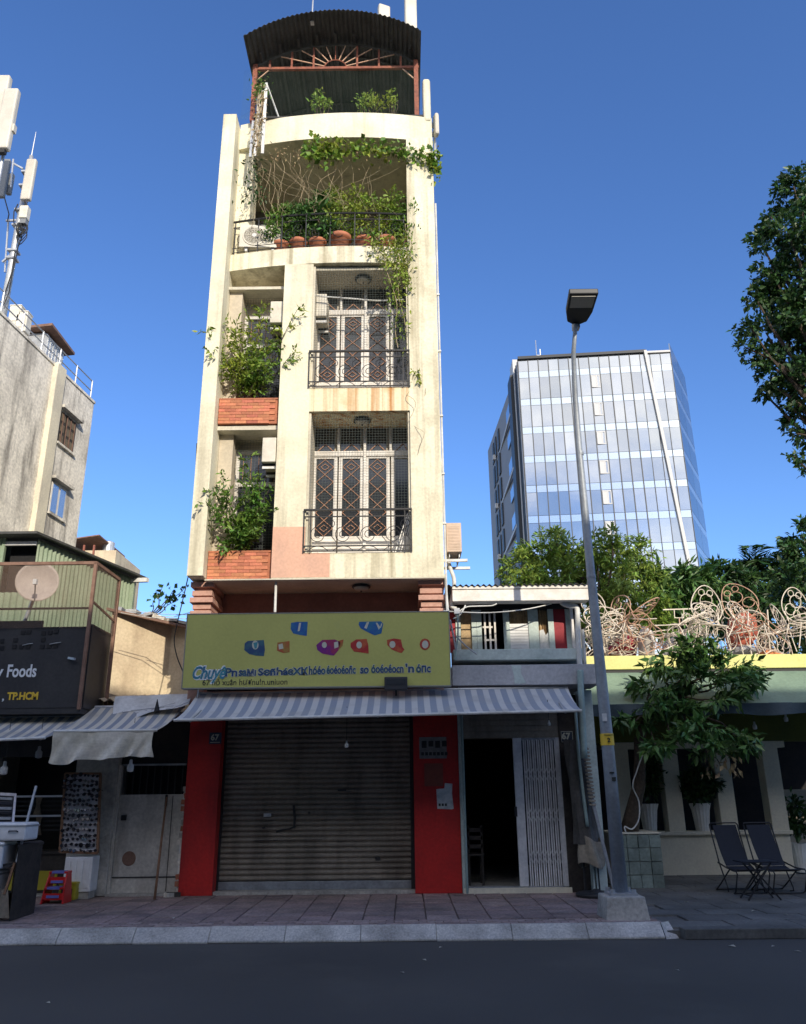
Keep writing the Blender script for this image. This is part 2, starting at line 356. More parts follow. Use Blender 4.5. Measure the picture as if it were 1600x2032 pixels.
M('stone_tile', (.23,.28,.25), .8, (.165,.205,.185), 4, fine=.2, bump=.35, bscale=50, rnd=.16)
M('pot_white', (.76,.75,.70), .6, (.66,.65,.6), 3, fine=.06)
M('sling_navy', (.018,.021,.03), .8, fine=.1, bump=.1, bscale=300)
M('wire_cream', (.80,.72,.60), .5, (.70,.60,.48), 6, fine=.1, bump=0)
M('wire_rust', (.60,.38,.26), .5, (.5,.30,.2), 6, fine=.1, bump=0)
M('cloth_red', (.45,.12,.07), .85, (.36,.09,.06), 5, fine=.1, bump=.2, bscale=20)
M('cloth_white', (.66,.63,.58), .85, (.52,.49,.46), 5, fine=.1, bump=.3, bscale=20)
M('cloth_grey', (.40,.40,.40), .85, (.28,.28,.30), 5, fine=.1, bump=.3, bscale=20)
M('board_orange', (.62,.22,.08), .7, fine=.1)
M('glass_tower', (.44,.455,.45), .03, (.37,.395,.405), .12, fine=0, bump=.22, bscale=.45, metal=.88, rnd=.12)
M('glass_band', (.50,.56,.60), .12, fine=0, bump=0, metal=.8, rnd=.05)
M('glass_side', (.20,.25,.31), .05, fine=0, bump=.05, bscale=.4, metal=.8, rnd=.15)
M('mullion', (.03,.034,.04), .5, fine=0, bump=0)
M('tower_grey', (.25,.25,.265), .7, (.22,.22,.235), .1, fine=.05, bump=0)
M('tower_trim', (.50,.49,.48), .6, fine=.05, bump=0)
M('tower_white', (.48,.48,.48), .6, fine=.05, bump=0)
M('antenna', (.60,.56,.48), .5, (.52,.48,.41), 1.5, fine=.05, bump=0)
M('antenna_dark', (.20,.21,.22), .5, fine=.05, bump=0)
M('galv', (.50,.51,.52), .45, (.40,.41,.42), 4, metal=.5, fine=.1, bump=0)
M('dish', (.52,.45,.40), .6, (.44,.38,.34), 3, fine=.08, bump=0)
M('opposite', (.38,.36,.32), .9, (.30,.28,.25), .6, fine=.1)
M('frame_brown', (.24,.14,.10), .6, (.18,.10,.07), 6, fine=.1, bump=0)
M('bulb', (.80,.80,.78), .3, fine=0, bump=0)
M('sun_glass', (.02,.02,.025), .12, fine=0, bump=0, spec=.7, rnd=.5)
M('board_pale', (.62,.60,.62), .7, (.5,.48,.5), 6, fine=.12)
M('litter', (.55,.52,.42), .8, fine=.1, bump=0, rnd=.3)
# ------------------------------------------------------------------ foliage helpers
def leaves_from(name, pos, d, size, mat, parent, aspect=.42, fold=.25, **kw):
    n = len(pos); pos = np.asarray(pos, float); d = np.asarray(d, float)
    d = d/(np.linalg.norm(d, axis=1, keepdims=True)+1e-9)
    u = rng.normal(size=(n, 3)); u[:, 2] += .8; w = np.cross(d, u); w /= (np.linalg.norm(w, axis=1, keepdims=True)+1e-9); nn = np.cross(w, d)
    sz = np.broadcast_to(np.asarray(size, float), (n,))[:, None]*rng.uniform(.55, 1.4, (n, 1))
    a = pos; b = pos+d*sz*.45+w*sz*aspect*.5+nn*sz*fold*.3; c = pos+d*sz-nn*sz*fold*.25; e = pos+d*sz*.45-w*sz*aspect*.5+nn*sz*fold*.3
    off = np.array(wloc(parent)) if parent is not None else np.zeros(3)
    V = np.stack([a, b, c, e], 1).reshape(-1, 3)-off
    i = np.arange(n)*4; T = np.stack([i, i+1, i+2, i, i+2, i+3], 1).reshape(-1)
    me = bpy.data.meshes.new(name); me.vertices.add(4*n); me.vertices.foreach_set('co', V.ravel())
    me.loops.add(6*n); me.loops.foreach_set('vertex_index', T.astype(np.int32)); me.polygons.add(2*n)
    me.polygons.foreach_set('loop_start', np.arange(2*n, dtype=np.int32)*3); me.update(calc_edges=True)
    return mk(name, me, mat, parent, **kw)
def cloud(blobs, n, shell=.5, droop=.3, out=.8, clump=0):
    bl = np.array([b[:6] for b in blobs], float); w = bl[:, 3]*bl[:, 4]+bl[:, 4]*bl[:, 5]; w /= w.sum()
    k = rng.choice(len(bl), n, p=w); q = rng.normal(size=(n, 3))
    if clump:
        cd = rng.normal(size=(len(bl)*clump, 3)); q = cd[k*clump+rng.integers(0, clump, n)]/1.0+rng.normal(size=(n, 3))*.28
    q /= np.linalg.norm(q, axis=1, keepdims=True); r = (shell+(1-shell)*rng.random((n, 1)))
    pos = bl[k, :3]+q*r*bl[k, 3:6]
    d = q*out+rng.normal(size=(n, 3))*.7; d[:, 2] -= droop
    return pos, d
def blobs_in(c, rad, k, r0, r1, flat=.8):
    out = []
    for _ in range(k):
        q = rng.normal(size=3); q /= np.linalg.norm(q); t = rng.random()**.4
        r = rng.uniform(r0, r1); out.append((c[0]+q[0]*rad[0]*t, c[1]+q[1]*rad[1]*t, c[2]+q[2]*rad[2]*t, r, r, r*flat))
    return out
def wob(a, b, n, amp, sag=0.0):
    a, b = Vector(a), Vector(b); o = []
    ph = [random.uniform(0, 6.3) for _ in range(6)]
    for i in range(n+1):
        t = i/n; e = math.sin(math.pi*t)
        o.append(a.lerp(b, t)+Vector((amp*e*(math.sin(5*t+ph[0])+.5*math.sin(11*t+ph[1])), amp*e*(math.sin(6*t+ph[2])), amp*e*math.sin(7*t+ph[3])*.6-sag*4*t*(1-t))))
    return o
def fronds(base, tips, k, size, seg=10):
    """pinnate sprays: leaflets in pairs along a stem; returns positions, directions, stems"""
    pos, dd, st = [], [], []
    for tp in tips:
        path = wob(base, tp, seg, .03, -.06); st.append(path)
        for i in range(2, seg+1):
            t = (path[i]-path[i-1]).normalized()
            for _ in range(k):
                s = Vector(rng.normal(size=3)); s = (s-t*s.dot(t)).normalized()
                # short side spray with leaflets
                L = random.uniform(.10, .24)
                for q in range(6):
                    p = path[i]+(s*.75+t*.5)*L*(q/5.0)
                    w = Vector(rng.normal(size=3))*.5
                    pos.append(p); dd.append(s*.6+t*.5+w+Vector((0, 0, -.25)))
    return pos, dd, st

# ------------------------------------------------------------------ the ground
ZW = 0.15                                             # pavement level
MB().add([(-400,-300,0),(400,-300,0),(400,900,0),(-400,900,0)], [(0,1,2,3)]).build('road', 'asphalt', kind='structure')
sw = MB().box(-14, 3.05, 10.62, 16.0, .02, ZW-.03).build('sidewalk', 'tile_bed', kind='structure')
T = .4
tm = MB().hexa([(-.196,-.196,-.03),(.196,-.196,-.03),(.196,.196,-.03),(-.196,.196,-.03),(-.19,-.19,0),(.19,-.19,0),(.19,.19,0),(-.19,.19,0)])
first = None
nx = 0
for j in range(7):
    for i in range(28):
        x = 2.84-.4*i; y = 11.28+T*j
        if first is None: first = tm.build('paving_tile', 'tile', sw, local=True); o = first
        else: o = inst(first, sw, (0,0,0))
        o.location = (x+random.uniform(-.003,.003), y, ZW-.004+random.uniform(-.004,.004)); o.rotation_euler = (random.uniform(-.006,.006), random.uniform(-.006,.006), 0)
# a strip of small bricks along the kerb
bm_ = MB().hexa([(-.096,-.048,-.03),(.096,-.048,-.03),(.096,.048,-.03),(-.096,.048,-.03),(-.092,-.044,0),(.092,-.044,0),(.092,.044,0),(-.092,.044,0)])
first = None
for j in range(4):
    for i in range(56):
        if first is None: first = bm_.build('paving_brick', 'brick_paver', sw, local=True); o = first
        else: o = inst(first, sw, (0,0,0))
        o.location = (2.94-.2*i-(.1 if j % 2 else 0), 10.72+.1*j, ZW-.004+random.uniform(-.004,.004)); o.rotation_euler = (random.uniform(-.01,.01), 0, random.uniform(-.02,.02))
kb = MB().box(-14, 3.0, 10.56, 10.62, .0, .08).build('kerb', 'concrete', kind='structure')
km = MB().add([(-.44,-.2,0),(.44,-.2,0),(.44,.0,0),(-.44,.0,0),(-.44,-.2,.025),(.44,-.2,.025),(.44,-.05,.155),(-.44,-.05,.155),(.44,.0,.155),(-.44,.0,.155)],
     [(0,1,5,4),(4,5,6,7),(7,6,8,9),(9,8,2,3),(0,4,7,9,3),(1,2,8,6,5),(0,3,2,1)])
first = None
for i in range(12):
    if first is None: first = km.build('kerb_stone', 'kerb', kb, local=True, bevel=.008); o = first
    else: o = inst(first, kb, (0,0,0))
    o.location = (2.55-.885*i, 10.66, random.uniform(-.004,.004)); o.rotation_euler = (0, random.uniform(-.004,.004), random.uniform(-.004,.004))
MB().add([(3.0,10.46,0),(3.16,10.5,0),(3.2,10.75,0),(3.0,10.75,0),(3.0,10.48,.03),(3.1,10.52,.03),(3.12,10.72,.15),(3.0,10.62,.155)], [(0,1,5,4),(1,2,6,5),(4,5,6,7),(2,3,7,6)]).build('kerb_end', 'kerb', kb)
# cafe forecourt: dark slabs, lower kerb
fc = MB().box(3.05, 14, 10.55, 24, .0, .075).build('cafe_forecourt', 'dark_slab', kind='structure')
sm = MB().hexa([(-.39,-.245,-.03),(.39,-.245,-.03),(.39,.245,-.03),(-.39,.245,-.03),(-.385,-.24,0),(.385,-.24,0),(.385,.24,0),(-.385,.24,0)])
first = None
for j in range(12):
    for i in range(9):
        if first is None: first = sm.build('paving_slab', 'dark_slab', fc, local=True); o = first
        else: o = inst(first, fc, (0,0,0))
        o.location = (3.5+.79*i+(.39 if j % 2 else 0), 10.88+.5*j, .10+random.uniform(-.003,.003))
first = None
for i in range(6):
    m_ = MB().box(-.72, .72, -.11, .11, 0, .112)
    if first is None: first = m_.build('low_kerb_stone', 'dark_slab', fc, local=True, bevel=.01); o = first
    else: o = inst(first, fc, (0,0,0))
    o.location = (3.92+1.455*i, 10.5, 0)
# fallen leaves and scraps
lm = MB().add([(-.05,0,0),(0,-.022,.012),(.06,.004,.004),(.005,.024,.014)], [(0,1,2),(0,2,3)]); first = None
for k, (px, py, z) in enumerate([(1380,1760,.11),(1362,1790,.11),(1405,1775,.11),(1470,1800,.11),(1495,1808,.11),(1452,1878,.005),(1535,1878,.005),(1582,1888,.005),(1185,1826,.16),(192,1810,.16),(345,1822,.16),(798,1930,.005),(843,1905,.005),(875,1880,.005),(1345,1925,.005),(1560,1815,.11),(95,1990,.005)]):
    p = gnd(px, py, z)
    if first is None: first = lm.build('fallen_leaf', 'litter'); o = first
    else: o = inst(first, None, (0,0,0))
    s = random.uniform(.4, .9)*(1.0 if k not in (0, 5, 8) else 1.4); o.location = p; o.rotation_euler = (random.uniform(-.2,.2), 0, random.uniform(0,6)); o.scale = (s, s, s)
    tag(o, 'dry pale fallen leaf lying on the dark ground' if z < .13 else 'dry pale fallen leaf lying on the reddish tiles', 'leaf', 'fallen leaves')

# ------------------------------------------------------------------ the tube house
YG, YF = 13.8, 12.86                                    # ground floor face, upper front face
HX0, HX1 = -3.53, .67
house = thing('tube_house', 'tall narrow cream tube house of five storeys with overgrown balconies', 'house', (-1.43, YG, ZW))
def bowY(x, k=.24): return 12.83+k*((x+1.0)/2.27)**2
hb = lambda n, m, *b, **kw: MB().box(*b).build(n, m, house, **kw)
hb('rear_block', 'grey_wall', HX0+.05, HX1-.02, 15.3, 26, ZW, 14.4)
hb('ground_wall', 'pink_wall', HX0+.1, HX1-.05, YG+.05, 15.3, 3.0, 5.02)
hb('fin_pillar', 'cream', HX0, -3.27, 12.72, 15.3, 5.0, 14.58)
hb('pillar', 'cream', -2.18, -1.64, YF, 13.6, 4.97, 11.08)
hb('pillar', 'cream_stain', .14, HX1, YF, 15.3, 4.97, 14.065)
hb('pink_patch', 'pink_paint', -2.183, -1.64, YF-.004, YF+.02, 4.985, 5.86)
hb('pink_patch', 'pink_paint', -1.64, -1.22, YF-.004, YF+.02, 4.985, 5.395)
hb('balcony_slab', 'cream_stain', -1.64, .14, YF, 13.6, 4.97, 5.40)
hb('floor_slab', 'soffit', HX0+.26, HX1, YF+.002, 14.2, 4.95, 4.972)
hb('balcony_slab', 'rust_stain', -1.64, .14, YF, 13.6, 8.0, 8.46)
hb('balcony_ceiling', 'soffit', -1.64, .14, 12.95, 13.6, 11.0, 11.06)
# return walls of the right bay
for x0, x1 in ((-1.64, -1.6), (.10, .14)):
    hb('reveal', 'soffit', x0+.001, x1-.001, 12.9, 13.6, 5.41, 7.99); hb('reveal', 'soffit', x0+.001, x1-.001, 12.9, 13.6, 8.47, 11.05)
# curved bands
def band(name, z0, z1, k, mat, x0=-3.27, x1=HX1, depth=1.5):
    m = MB(); n = 20; xs = [x0+(x1-x0)*i/n for i in range(n+1)]
    V = []; F = []
    for x in xs: V += [(x, bowY(x, k), z0), (x, bowY(x, k), z1), (x, 13.0+depth, z1), (x, 13.0+depth, z0)]
    for i in range(n):
        a = 4*i
        F += [(a, a+4, a+5, a+1), (a+1, a+5, a+6, a+2), (a+2, a+6, a+7, a+3), (a+3, a+7, a+4, a)]
    F += [(0, 1, 2, 3), (4*n+3, 4*n+2, 4*n+1, 4*n)]
    return m.add(V, F).build(name, mat, house)
band('curved_band', 11.09, 11.46, .24, 'cream_stain', depth=2.3)
band('curved_band', 14.07, 14.70, .30, 'cream', depth=2.3)
# left bay
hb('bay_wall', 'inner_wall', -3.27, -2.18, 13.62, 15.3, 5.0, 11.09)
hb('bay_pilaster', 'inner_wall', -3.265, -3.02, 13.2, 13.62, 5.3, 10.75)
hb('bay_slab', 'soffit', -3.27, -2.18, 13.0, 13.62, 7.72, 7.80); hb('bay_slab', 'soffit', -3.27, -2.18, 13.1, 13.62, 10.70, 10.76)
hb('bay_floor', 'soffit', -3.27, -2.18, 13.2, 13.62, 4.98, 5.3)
tmesh = MB().box(-.098, .098, -.012, .012, -.026, .026); ft = None
for zb in (4.98, 7.82):
    pl = hb('planter', 'terracotta', -3.262, -2.20, 12.96, 13.3, zb, zb+.47)
    for r in range(8):
        for c in range(6):
            x = -3.155+.2*c+(.0 if r % 2 else -.1); w = 1.0
            if x > -2.27: continue
            if ft is None: ft = tmesh.build('facing_tile', 'orange_tile', pl, local=True); o = ft
            else: o = inst(ft, pl, (0,0,0))
            o.location = Vector((max(x, -3.16), 12.955+random.uniform(-.003, .003), zb+.03+.058*r))-wloc(pl)
    MB().box(-3.262, -2.19, 12.945, 13.32, zb+.468, zb+.50).build('planter_rim', 'terracotta', pl)
    # bay window
    wz0, wz1 = zb+.55, zb+2.55
    w = thing('window', None, None); w.parent = house; w.location = Vector((-2.6, 13.6, wz0))-house.location
    MB().box(-2.98, -2.2, 13.58, 13.62, wz0, wz1).build('window_pane', 'dark_glass', w)
    fr = MB()
    for x in (-2.99, -2.21): fr.box(x-.03, x+.03, 13.54, 13.6, wz0, wz1)
    fr.box(-3.02, -2.18, 13.535, 13.6, wz1-.05, wz1+.02); fr.box(-2.96, -2.24, 13.535, 13.6, wz1-.68, wz1-.60); fr.box(-3.02, -2.18, 13.52, 13.6, wz0-.06, wz0)
    fr.build('window_frame', 'white_paint', w)
    g = MB()
    for k in range(5): g.box(-2.9+.14*k, -2.89+.14*k, 13.565, 13.578, wz1-.58, wz1-.06)
    g.build('grille', 'grille_tan', w)
# balcony doors with diamond grilles
def diamond_grille(w, h):
    m = MB(); r = .0085; n = 5; ph = h/n
    def seg(a, b): m.bar((a[0], 0, a[1]), (b[0], 0, b[1]), .012, .010, up=(0,1,0))
    hw = w/2
    for i in range(n):
        z0 = -h/2+i*ph; zc = z0+ph/2
        for (a, b) in (((0, z0), (hw, zc)), ((hw, zc), (0, z0+ph)), ((0, z0+ph), (-hw, zc)), ((-hw, zc), (0, z0))): seg(a, b)
        if i in (0, n-1):
            q = .35
            for (a, b) in (((0, zc-ph*q*.6), (hw*q*1.4, zc)), ((hw*q*1.4, zc), (0, zc+ph*q*.6)), ((0, zc+ph*q*.6), (-hw*q*1.4, zc)), ((-hw*q*1.4, zc), (0, zc-ph*q*.6))): seg(a, b)
    return m
dg1 = None
for zb, ztop, zc in ((5.40, 7.52, 7.99), (8.46, 10.50, 11.0)):
    d = house
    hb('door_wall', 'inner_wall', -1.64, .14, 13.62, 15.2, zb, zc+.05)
    fr = MB(); fr.box(-1.60, .10, 13.52, 13.61, ztop-.10, ztop); fr.box(-1.60, .10, 13.53, 13.61, zb, zb+.08)
    for k in range(5): fr.box(-1.66+.475*k-.0, -1.61+.475*k, 13.515, 13.61, zb, zc) if k in (0, 2) else fr.box(-1.66+.475*k, -1.62+.475*k, 13.53, 13.61, ztop, zc)
    fr.build('door_frame', 'white_paint', d)
    pz0, pz1 = zb+.50, ztop-.14
    for k in range(4):
        xc = -1.405+.475*k
        x0, x1 = xc-.225, min(xc+.225, .10)
        if x1-x0 < .1: continue
        lf = MB()
        lf.box(x0, xc-.16, 13.545, 13.6, zb+.09, ztop-.102)
        if x1 > xc+.17: lf.box(xc+.16, x1, 13.545, 13.6, zb+.09, ztop-.102)
        xr = min(xc+.16, x1)
        lf.box(xc-.16, xr, 13.545, 13.6, zb+.09, pz0); lf.box(xc-.16, xr, 13.545, 13.6, pz1, ztop-.102)
        l = lf.build('door_leaf', 'white_paint', d, bevel=.004)
        MB().box(xc-.16, xr, 13.575, 13.585, pz0, pz1).build('pane', 'dark_glass', l)
        if xr > xc+.15:
            if dg1 is None: dg1 = diamond_grille(.31, 1.44).build('grille', 'grille_tan', l, local=True); o = dg1
            else: o = inst(dg1, l, (0,0,0))
            o.location = Vector((xc, 13.562, (pz0+pz1)/2))-wloc(l); o.scale = (1, 1, (pz1-pz0)/1.46)
        MB().box(x0+.03, xr, 13.58, 13.59, ztop+.01, zc).build('transom_pane', 'dark_glass', d)
        tg = MB(); tg.bar((xc-.15, 13.57, ztop+.01), (xc, 13.57, ztop+.16), .018, .012, up=(0,1,0)); tg.bar((min(xc+.15,x1), 13.57, ztop+.01), (xc, 13.57, ztop+.16), .018, .012, up=(0,1,0)); tg.build('transom_grille', 'grille_tan', d)
# iron railings with scrolls
def spiral(c, r, turns, a0, sgn=1, n=22):
    return [(c[0]+r*(1-.8*i/n)*math.cos(a0+sgn*turns*6.283*i/n), c[1], c[2]+r*(1-.8*i/n)*math.sin(a0+sgn*turns*6.283*i/n)) for i in range(n+1)]
def rail(zb, h):
    r = thing('railing', None, None); r.parent = house; r.location = Vector((-.75, 12.8, zb))-house.location
    y = 12.83; b = MB()
    b.box(-1.67, .15, y-.022, y+.022, zb+h-.03, zb+h); b.build('top_rail', 'black_iron', r)
    b = MB(); b.box(-1.66, .14, y-.008, y+.008, zb+h-.145, zb+h-.125); b.box(-1.66, .14, y-.008, y+.008, zb+.10, zb+.12); b.box(-1.66, .14, y-.008, y+.008, zb+.012, zb+.03)
    for x in (-1.66, -1.55, .03, .14): b.box(x-.009, x+.009, y-.009, y+.009, zb, zb+h)
    b.build('rail_bar', 'black_iron', r)
    for k in range(4):
        x = -1.42+.42*k; s = MB(); z0 = zb+.13; z1 = zb+h-.15
        s.tube(spiral((x, y, z0+.17), .15, 1.7, 1.57), .0065, 5); s.tube(spiral((x+.21, y, z1-.12), .105, 1.5, -1.57, -1), .0065, 5)
        s.tube([(x+.15*math.cos(t)+.0, y, z0+.17+.15*math.sin(t)) for t in (1.57, 1.1, .6)]+[(x+.2, y, z0+.18), (x+.30, y, z0+.05)], .0065, 5)
        s.tube([(x-.18, y, zb+.02), (x-.09, y, zb+.09), (x, y, zb+.11), (x+.09, y, zb+.09), (x+.18, y, zb+.02)], .0065, 5)
        s.build('scroll', 'black_iron', r)
    return r
rail(5.40, .76); rail(8.46, .74)
# bird nets across the bays
def net(x0, x1, z0, z1, y, s=.05):
    m = MB(); t = .0014
    nx_ = int((x1-x0)/s); nz_ = int((z1-z0)/s)
    for i in range(nx_+1):
        x = x0+(x1-x0)*i/nx_; m.box(x-t, x+t, y-t, y+t, z0, z1)
    for j in range(nz_+1):
        z = z0+(z1-z0)*j/nz_; m.box(x0, x1, y-t, y+t, z-t, z+t)
    return m.build('bird_net', 'net_grey', house)
net(-1.63, .13, 6.18, 7.99, 12.93); net(-1.63, .13, 9.22, 11.05, 12.93); net(-3.26, -2.19, 5.5, 7.7, 13.4); net(-3.26, -2.19, 8.35, 10.7, 13.4)
# top loggia
hb('loggia_wall', 'grey_wall', -3.27, .3, 15.0, 15.3, 11.4, 14.1)
hb('loggia_pilaster', 'cream', -3.27, -2.98, 13.2, 13.7, 11.46, 14.07)
hb('loggia_dark_doorway', 'dark_inside', -2.75, -1.95, 14.97, 15.0, 11.46, 13.6)  # dark sheet on the wall, painted as the shade of an open doorway
lr = thing('railing', None, None); lr.parent = house; lr.location = Vector((-1.4, 12.85, 11.46))-house.location
def curve_rail(z, r_, nm, n=5, x0=-3.26, x1=.6):
    MB().tube([(x0+(x1-x0)*i/24, bowY(x0+(x1-x0)*i/24)+.03, z) for i in range(25)], r_, n).build(nm, 'black_iron', lr)
curve_rail(12.24, .022, 'top_rail', 6); curve_rail(12.10, .008, 'rail_bar'); curve_rail(11.52, .008, 'rail_bar'); curve_rail(11.62, .008, 'rail_bar')
for k in range(9):
    x = -3.22+.47*k; s = MB(); y = bowY(x)+.03
    s.box(x-.01, x+.01, y-.01, y+.01, 11.46, 12.24)
    if x < .3:
        s.tube(spiral((x+.17, bowY(x+.17)+.03, 11.80), .13, 1.7, 1.57), .0065, 5); s.tube(spiral((x+.33, bowY(x+.33)+.03, 11.95), .10, 1.5, -1.57, -1), .0065, 5)
    s.build('scroll', 'black_iron', lr)
# capitals and the sunken wall under the overhang
for x0, x1 in ((-3.5, -3.18), (.27, .655)):
    cp = hb('capital', 'pink_stone', x0+.03, x1-.03, 13.1, YG+.3, 3.0, 4.97)
    for k, (z, e) in enumerate(((4.88, .06), (4.74, .035), (4.62, .06), (4.52, .02), (4.40, .045))):
        MB().box(x0-e+.03, x1+e-.03, 13.1-e*1.6, YG, z, z+.085).build('moulding', 'pink_stone', cp, bevel=.006)
# ground floor: red piers, shutter
hb('red_pier', 'red_paint', -3.55, -3.02, 13.72, 14.3, ZW, 3.1, bevel=.006)
hb('red_pier', 'red_paint', .13, .86, 13.72, 14.3, ZW, 3.1, bevel=.006)
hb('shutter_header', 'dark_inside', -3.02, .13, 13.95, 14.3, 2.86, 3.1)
hb('threshold', 'concrete', -3.02, .13, 13.78, 14.25, ZW-.02, ZW+.045)
sh = thing('roller_shutter', None, None); sh.parent = house; sh.location = Vector((-1.45, 14.05, ZW))-house.location
pf = [(0, 0), (-.010, .006), (-.026, .022), (-.030, .04), (-.026, .058), (-.010, .074), (0, .08)]
st = None
zs0, nsl = ZW+.17, 32
for k in range(nsl):
    m_ = MB().add([(-1.56, y, z) for y, z in pf]+[(1.56, y, z) for y, z in pf]+[(-1.56, .006, .0), (1.56, .006, .0), (-1.56, .006, .08), (1.56, .006, .08)],
        [(i, i+7, i+8, i+1) for i in range(6)]+[(14, 15, 7, 0), (6, 13, 17, 16), (14, 16, 17, 15)])
    if st is None: st = m_.build('slat', 'shutter', sh, local=True, smooth=False); o = st
    else: o = inst(st, sh, (0,0,0))
    o.location = Vector((-1.445, 14.05+random.uniform(-.002,.002), zs0+.0815*k))-wloc(sh)
MB().box(-3.0, .12, 14.0, 14.06, ZW+.045, ZW+.165).build('bottom_bar', 'steel_bar', sh, bevel=.008)
for x in (-3.02, .10): MB().box(x-.03, x+.03, 13.96, 14.02, ZW, 2.88).build('guide_rail', 'dark_grille', sh)
MB().box(-.5, -.42, 13.99, 14.02, .62, .66).build('lock', 'dark_grille', sh)
MB().box(-2.32, -2.2, 14.0, 14.02, 1.28, 1.33).build('sticker', 'paper', sh)
for k, pp in enumerate(([(583,1598),(585,1622),(584,1643)], [(548,1651),(560,1647),(575,1645),(584,1640)], [(543,1668),(552,1667)], [(612,1613),(616,1613)], [(520,1643),(526,1642)], [(505,1668),(640,1666)])):
    MB().tube([at(x, y, 14.012) for x, y in pp], [.02, .013, .008][k % 3] if k < 5 else .004, 5).build('scratch', 'dark_grille', sh)
MB().box(-1.12, -.98, 13.995, 14.02, 1.66, 1.69).build('handle_slot', 'dark_grille', sh)
# number plates, plaque and notices
def plate(name, x0, x1, z0, z1, y, mat, **kw): return MB().box(x0, x1, y-.012, y, z0, z1).build(name, mat, house, **kw)
p = at(428, 1465, 13.72)
pl = plate('number_plate', p.x-.10, p.x+.10, p.z-.09, p.z+.09, 13.72, 'plate_blue'); text('digits', '67', .13, (p.x-.075, 13.706, p.z-.03), 'ink_pale', pl, bold=.004)
MB().box(p.x-.08, p.x+.08, 13.703, 13.708, p.z-.07, p.z-.06).build('rule', 'ink_pale', pl)
p0, p1 = at(832, 1463, 13.72), at(887, 1505, 13.72)
pq = plate('plaque', p0.x, p1.x, p1.z, p0.z, 13.72, 'plaque')
for k in range(4): MB().box(p0.x+.04+.11*k, p0.x+.12+.11*k, 13.702, 13.709, p0.z-.17+(.02 if k%2 else 0), p0.z-.06).build('relief', 'dark_grille', pq)
for k in range(7): MB().box(p0.x+.03+.064*k, p0.x+.075+.064*k, 13.702, 13.709, p1.z+.05, p1.z+.10).build('relief', 'dark_grille', pq)
p0, p1 = at(842, 1515, 13.72), at(880, 1560, 13.72); plate('faded_notice', p0.x, p1.x, p1.z, p0.z, 13.716, 'brass_red')
p0, p1 = at(866, 1562, 13.72), at(898, 1606, 13.72)
nt_ = MB().extr([(p0.x, 13.712, p0.z-.03), (p0.x+.13, 13.712, p0.z-.02), (p0.x+.14, 13.712, p0.z+.06), (p0.x+.26, 13.712, p0.z+.05), (p0.x+.25, 13.712, p0.z-.1), (p0.x+.27, 13.712, p1.z+.01), (p0.x+.24, 13.712, p1.z), (p0.x+.01, 13.712, p1.z+.01)], (0, .004, 0)).build('paper_notice', 'paper', house)
for k in range(3): MB().box(p0.x+.03+.05*k, p0.x+.065+.05*k, 13.708, 13.7115, p1.z+.05, p1.z+.09).build('print', 'ink_black', nt_)
# ------------------------------------------------------------------ roof terrace canopy of the tube house
canopy = thing('roof_canopy', 'arched dark corrugated metal canopy on rust red posts over the roof terrace', 'canopy', (-1.33, 13.0, 14.7))
XC, HWID = -1.33, 1.80
def archz(x): return 16.81-.56*((x-XC)/HWID)**2-.08*((x-XC)/HWID)**4+.05*(x-XC)/HWID
def vault(u, v):
    x = XC-HWID+2*HWID*u; y = 12.25+6.2*v
    return (x, y, archz(x)+.018*math.sin(u*2*math.pi*38)+.0*v)
MB().sheet(vault, 232, 3, (0,0,-.004)).build('roof_sheet', 'roof_dark', canopy)
for yy in (13.35, 14.6, 15.9, 17.2): MB().tube([(XC-HWID+.05+2*(HWID-.05)*i/24, yy, archz(XC-HWID+.05+2*(HWID-.05)*i/24)-.04) for i in range(25)], .02, 5).build('rib', 'roof_dark', canopy)
for k in range(9): 
    x = XC-1.55+.39*k; MB().box(x-.02, x+.02, 12.75, 18.4, archz(x)-.085, archz(x)-.045).build('purlin', 'roof_dark', canopy)
yt = 13.0; zt = 16.06
tr = MB(); tr.box(XC-1.74, XC+1.76, yt-.03, yt+.03, zt-.03, zt+.03); tr.build('tie_beam', 'rust_iron', canopy)
MB().tube([(XC-1.7+3.4*i/24, yt, archz(XC-1.7+3.4*i/24)-.10) for i in range(25)], .025, 5).build('truss_arch', 'roof_dark', canopy)
MB().tube([(XC+.24*math.cos(math.pi*i/14), yt, zt+.24*math.sin(math.pi*i/14)) for i in range(15)], .014, 5).build('fan_hub', 'rust_iron', canopy)
for k in range(9):
    a = math.pi*(k+.9)/9.8; ca, sa = math.cos(a), math.sin(a)
    t = .24
    while t < 1.5 and zt+sa*t < archz(XC+ca*t)-.14 and abs(ca*t) < 1.45: t += .02
    MB().bar((XC+.24*ca, yt, zt+.24*sa), (XC+t*ca, yt, zt+t*sa), .018, .018).build('fan_spoke', 'rust_iron' if k == 4 else 'wire_rust', canopy)
for x in (-1.38, -.92, -.46, .46, .92, 1.38): MB().bar((XC+x, yt, zt), (XC+x, yt, archz(XC+x)-.1), .04, .03).build('strut', 'rust_iron', canopy)
for x in (XC-1.68, XC+1.70):
    MB().box(x-.045, x+.045, yt-.045, yt+.045, 14.65, archz(x)-.05).build('post', 'rust_iron', canopy)
    MB().box(x-.04, x+.04, 17.9, 17.98, 14.4, archz(x)-.05).build('post', 'rust_iron', canopy)
    s = 1 if x < XC else -1
    MB().bar((x, yt, zt-.35), (x+s*.28, yt, zt-.03), .02, .02).build('brace', 'wire_rust', canopy)
hb('roof_kerb', 'dark_grille', -3.0, .5, 12.95, 13.02, 14.70, 14.75)
def gnet(u, v): 
    x = -3.25+3.85*u
    return (x, 12.97+.05*math.sin(u*17+v*3), 14.72+v*(1.28+.0*u)+.04*math.sin(u*9))
MB().sheet(gnet, 24, 6, (0, .004, 0)).build('green_net', 'net_green', house)
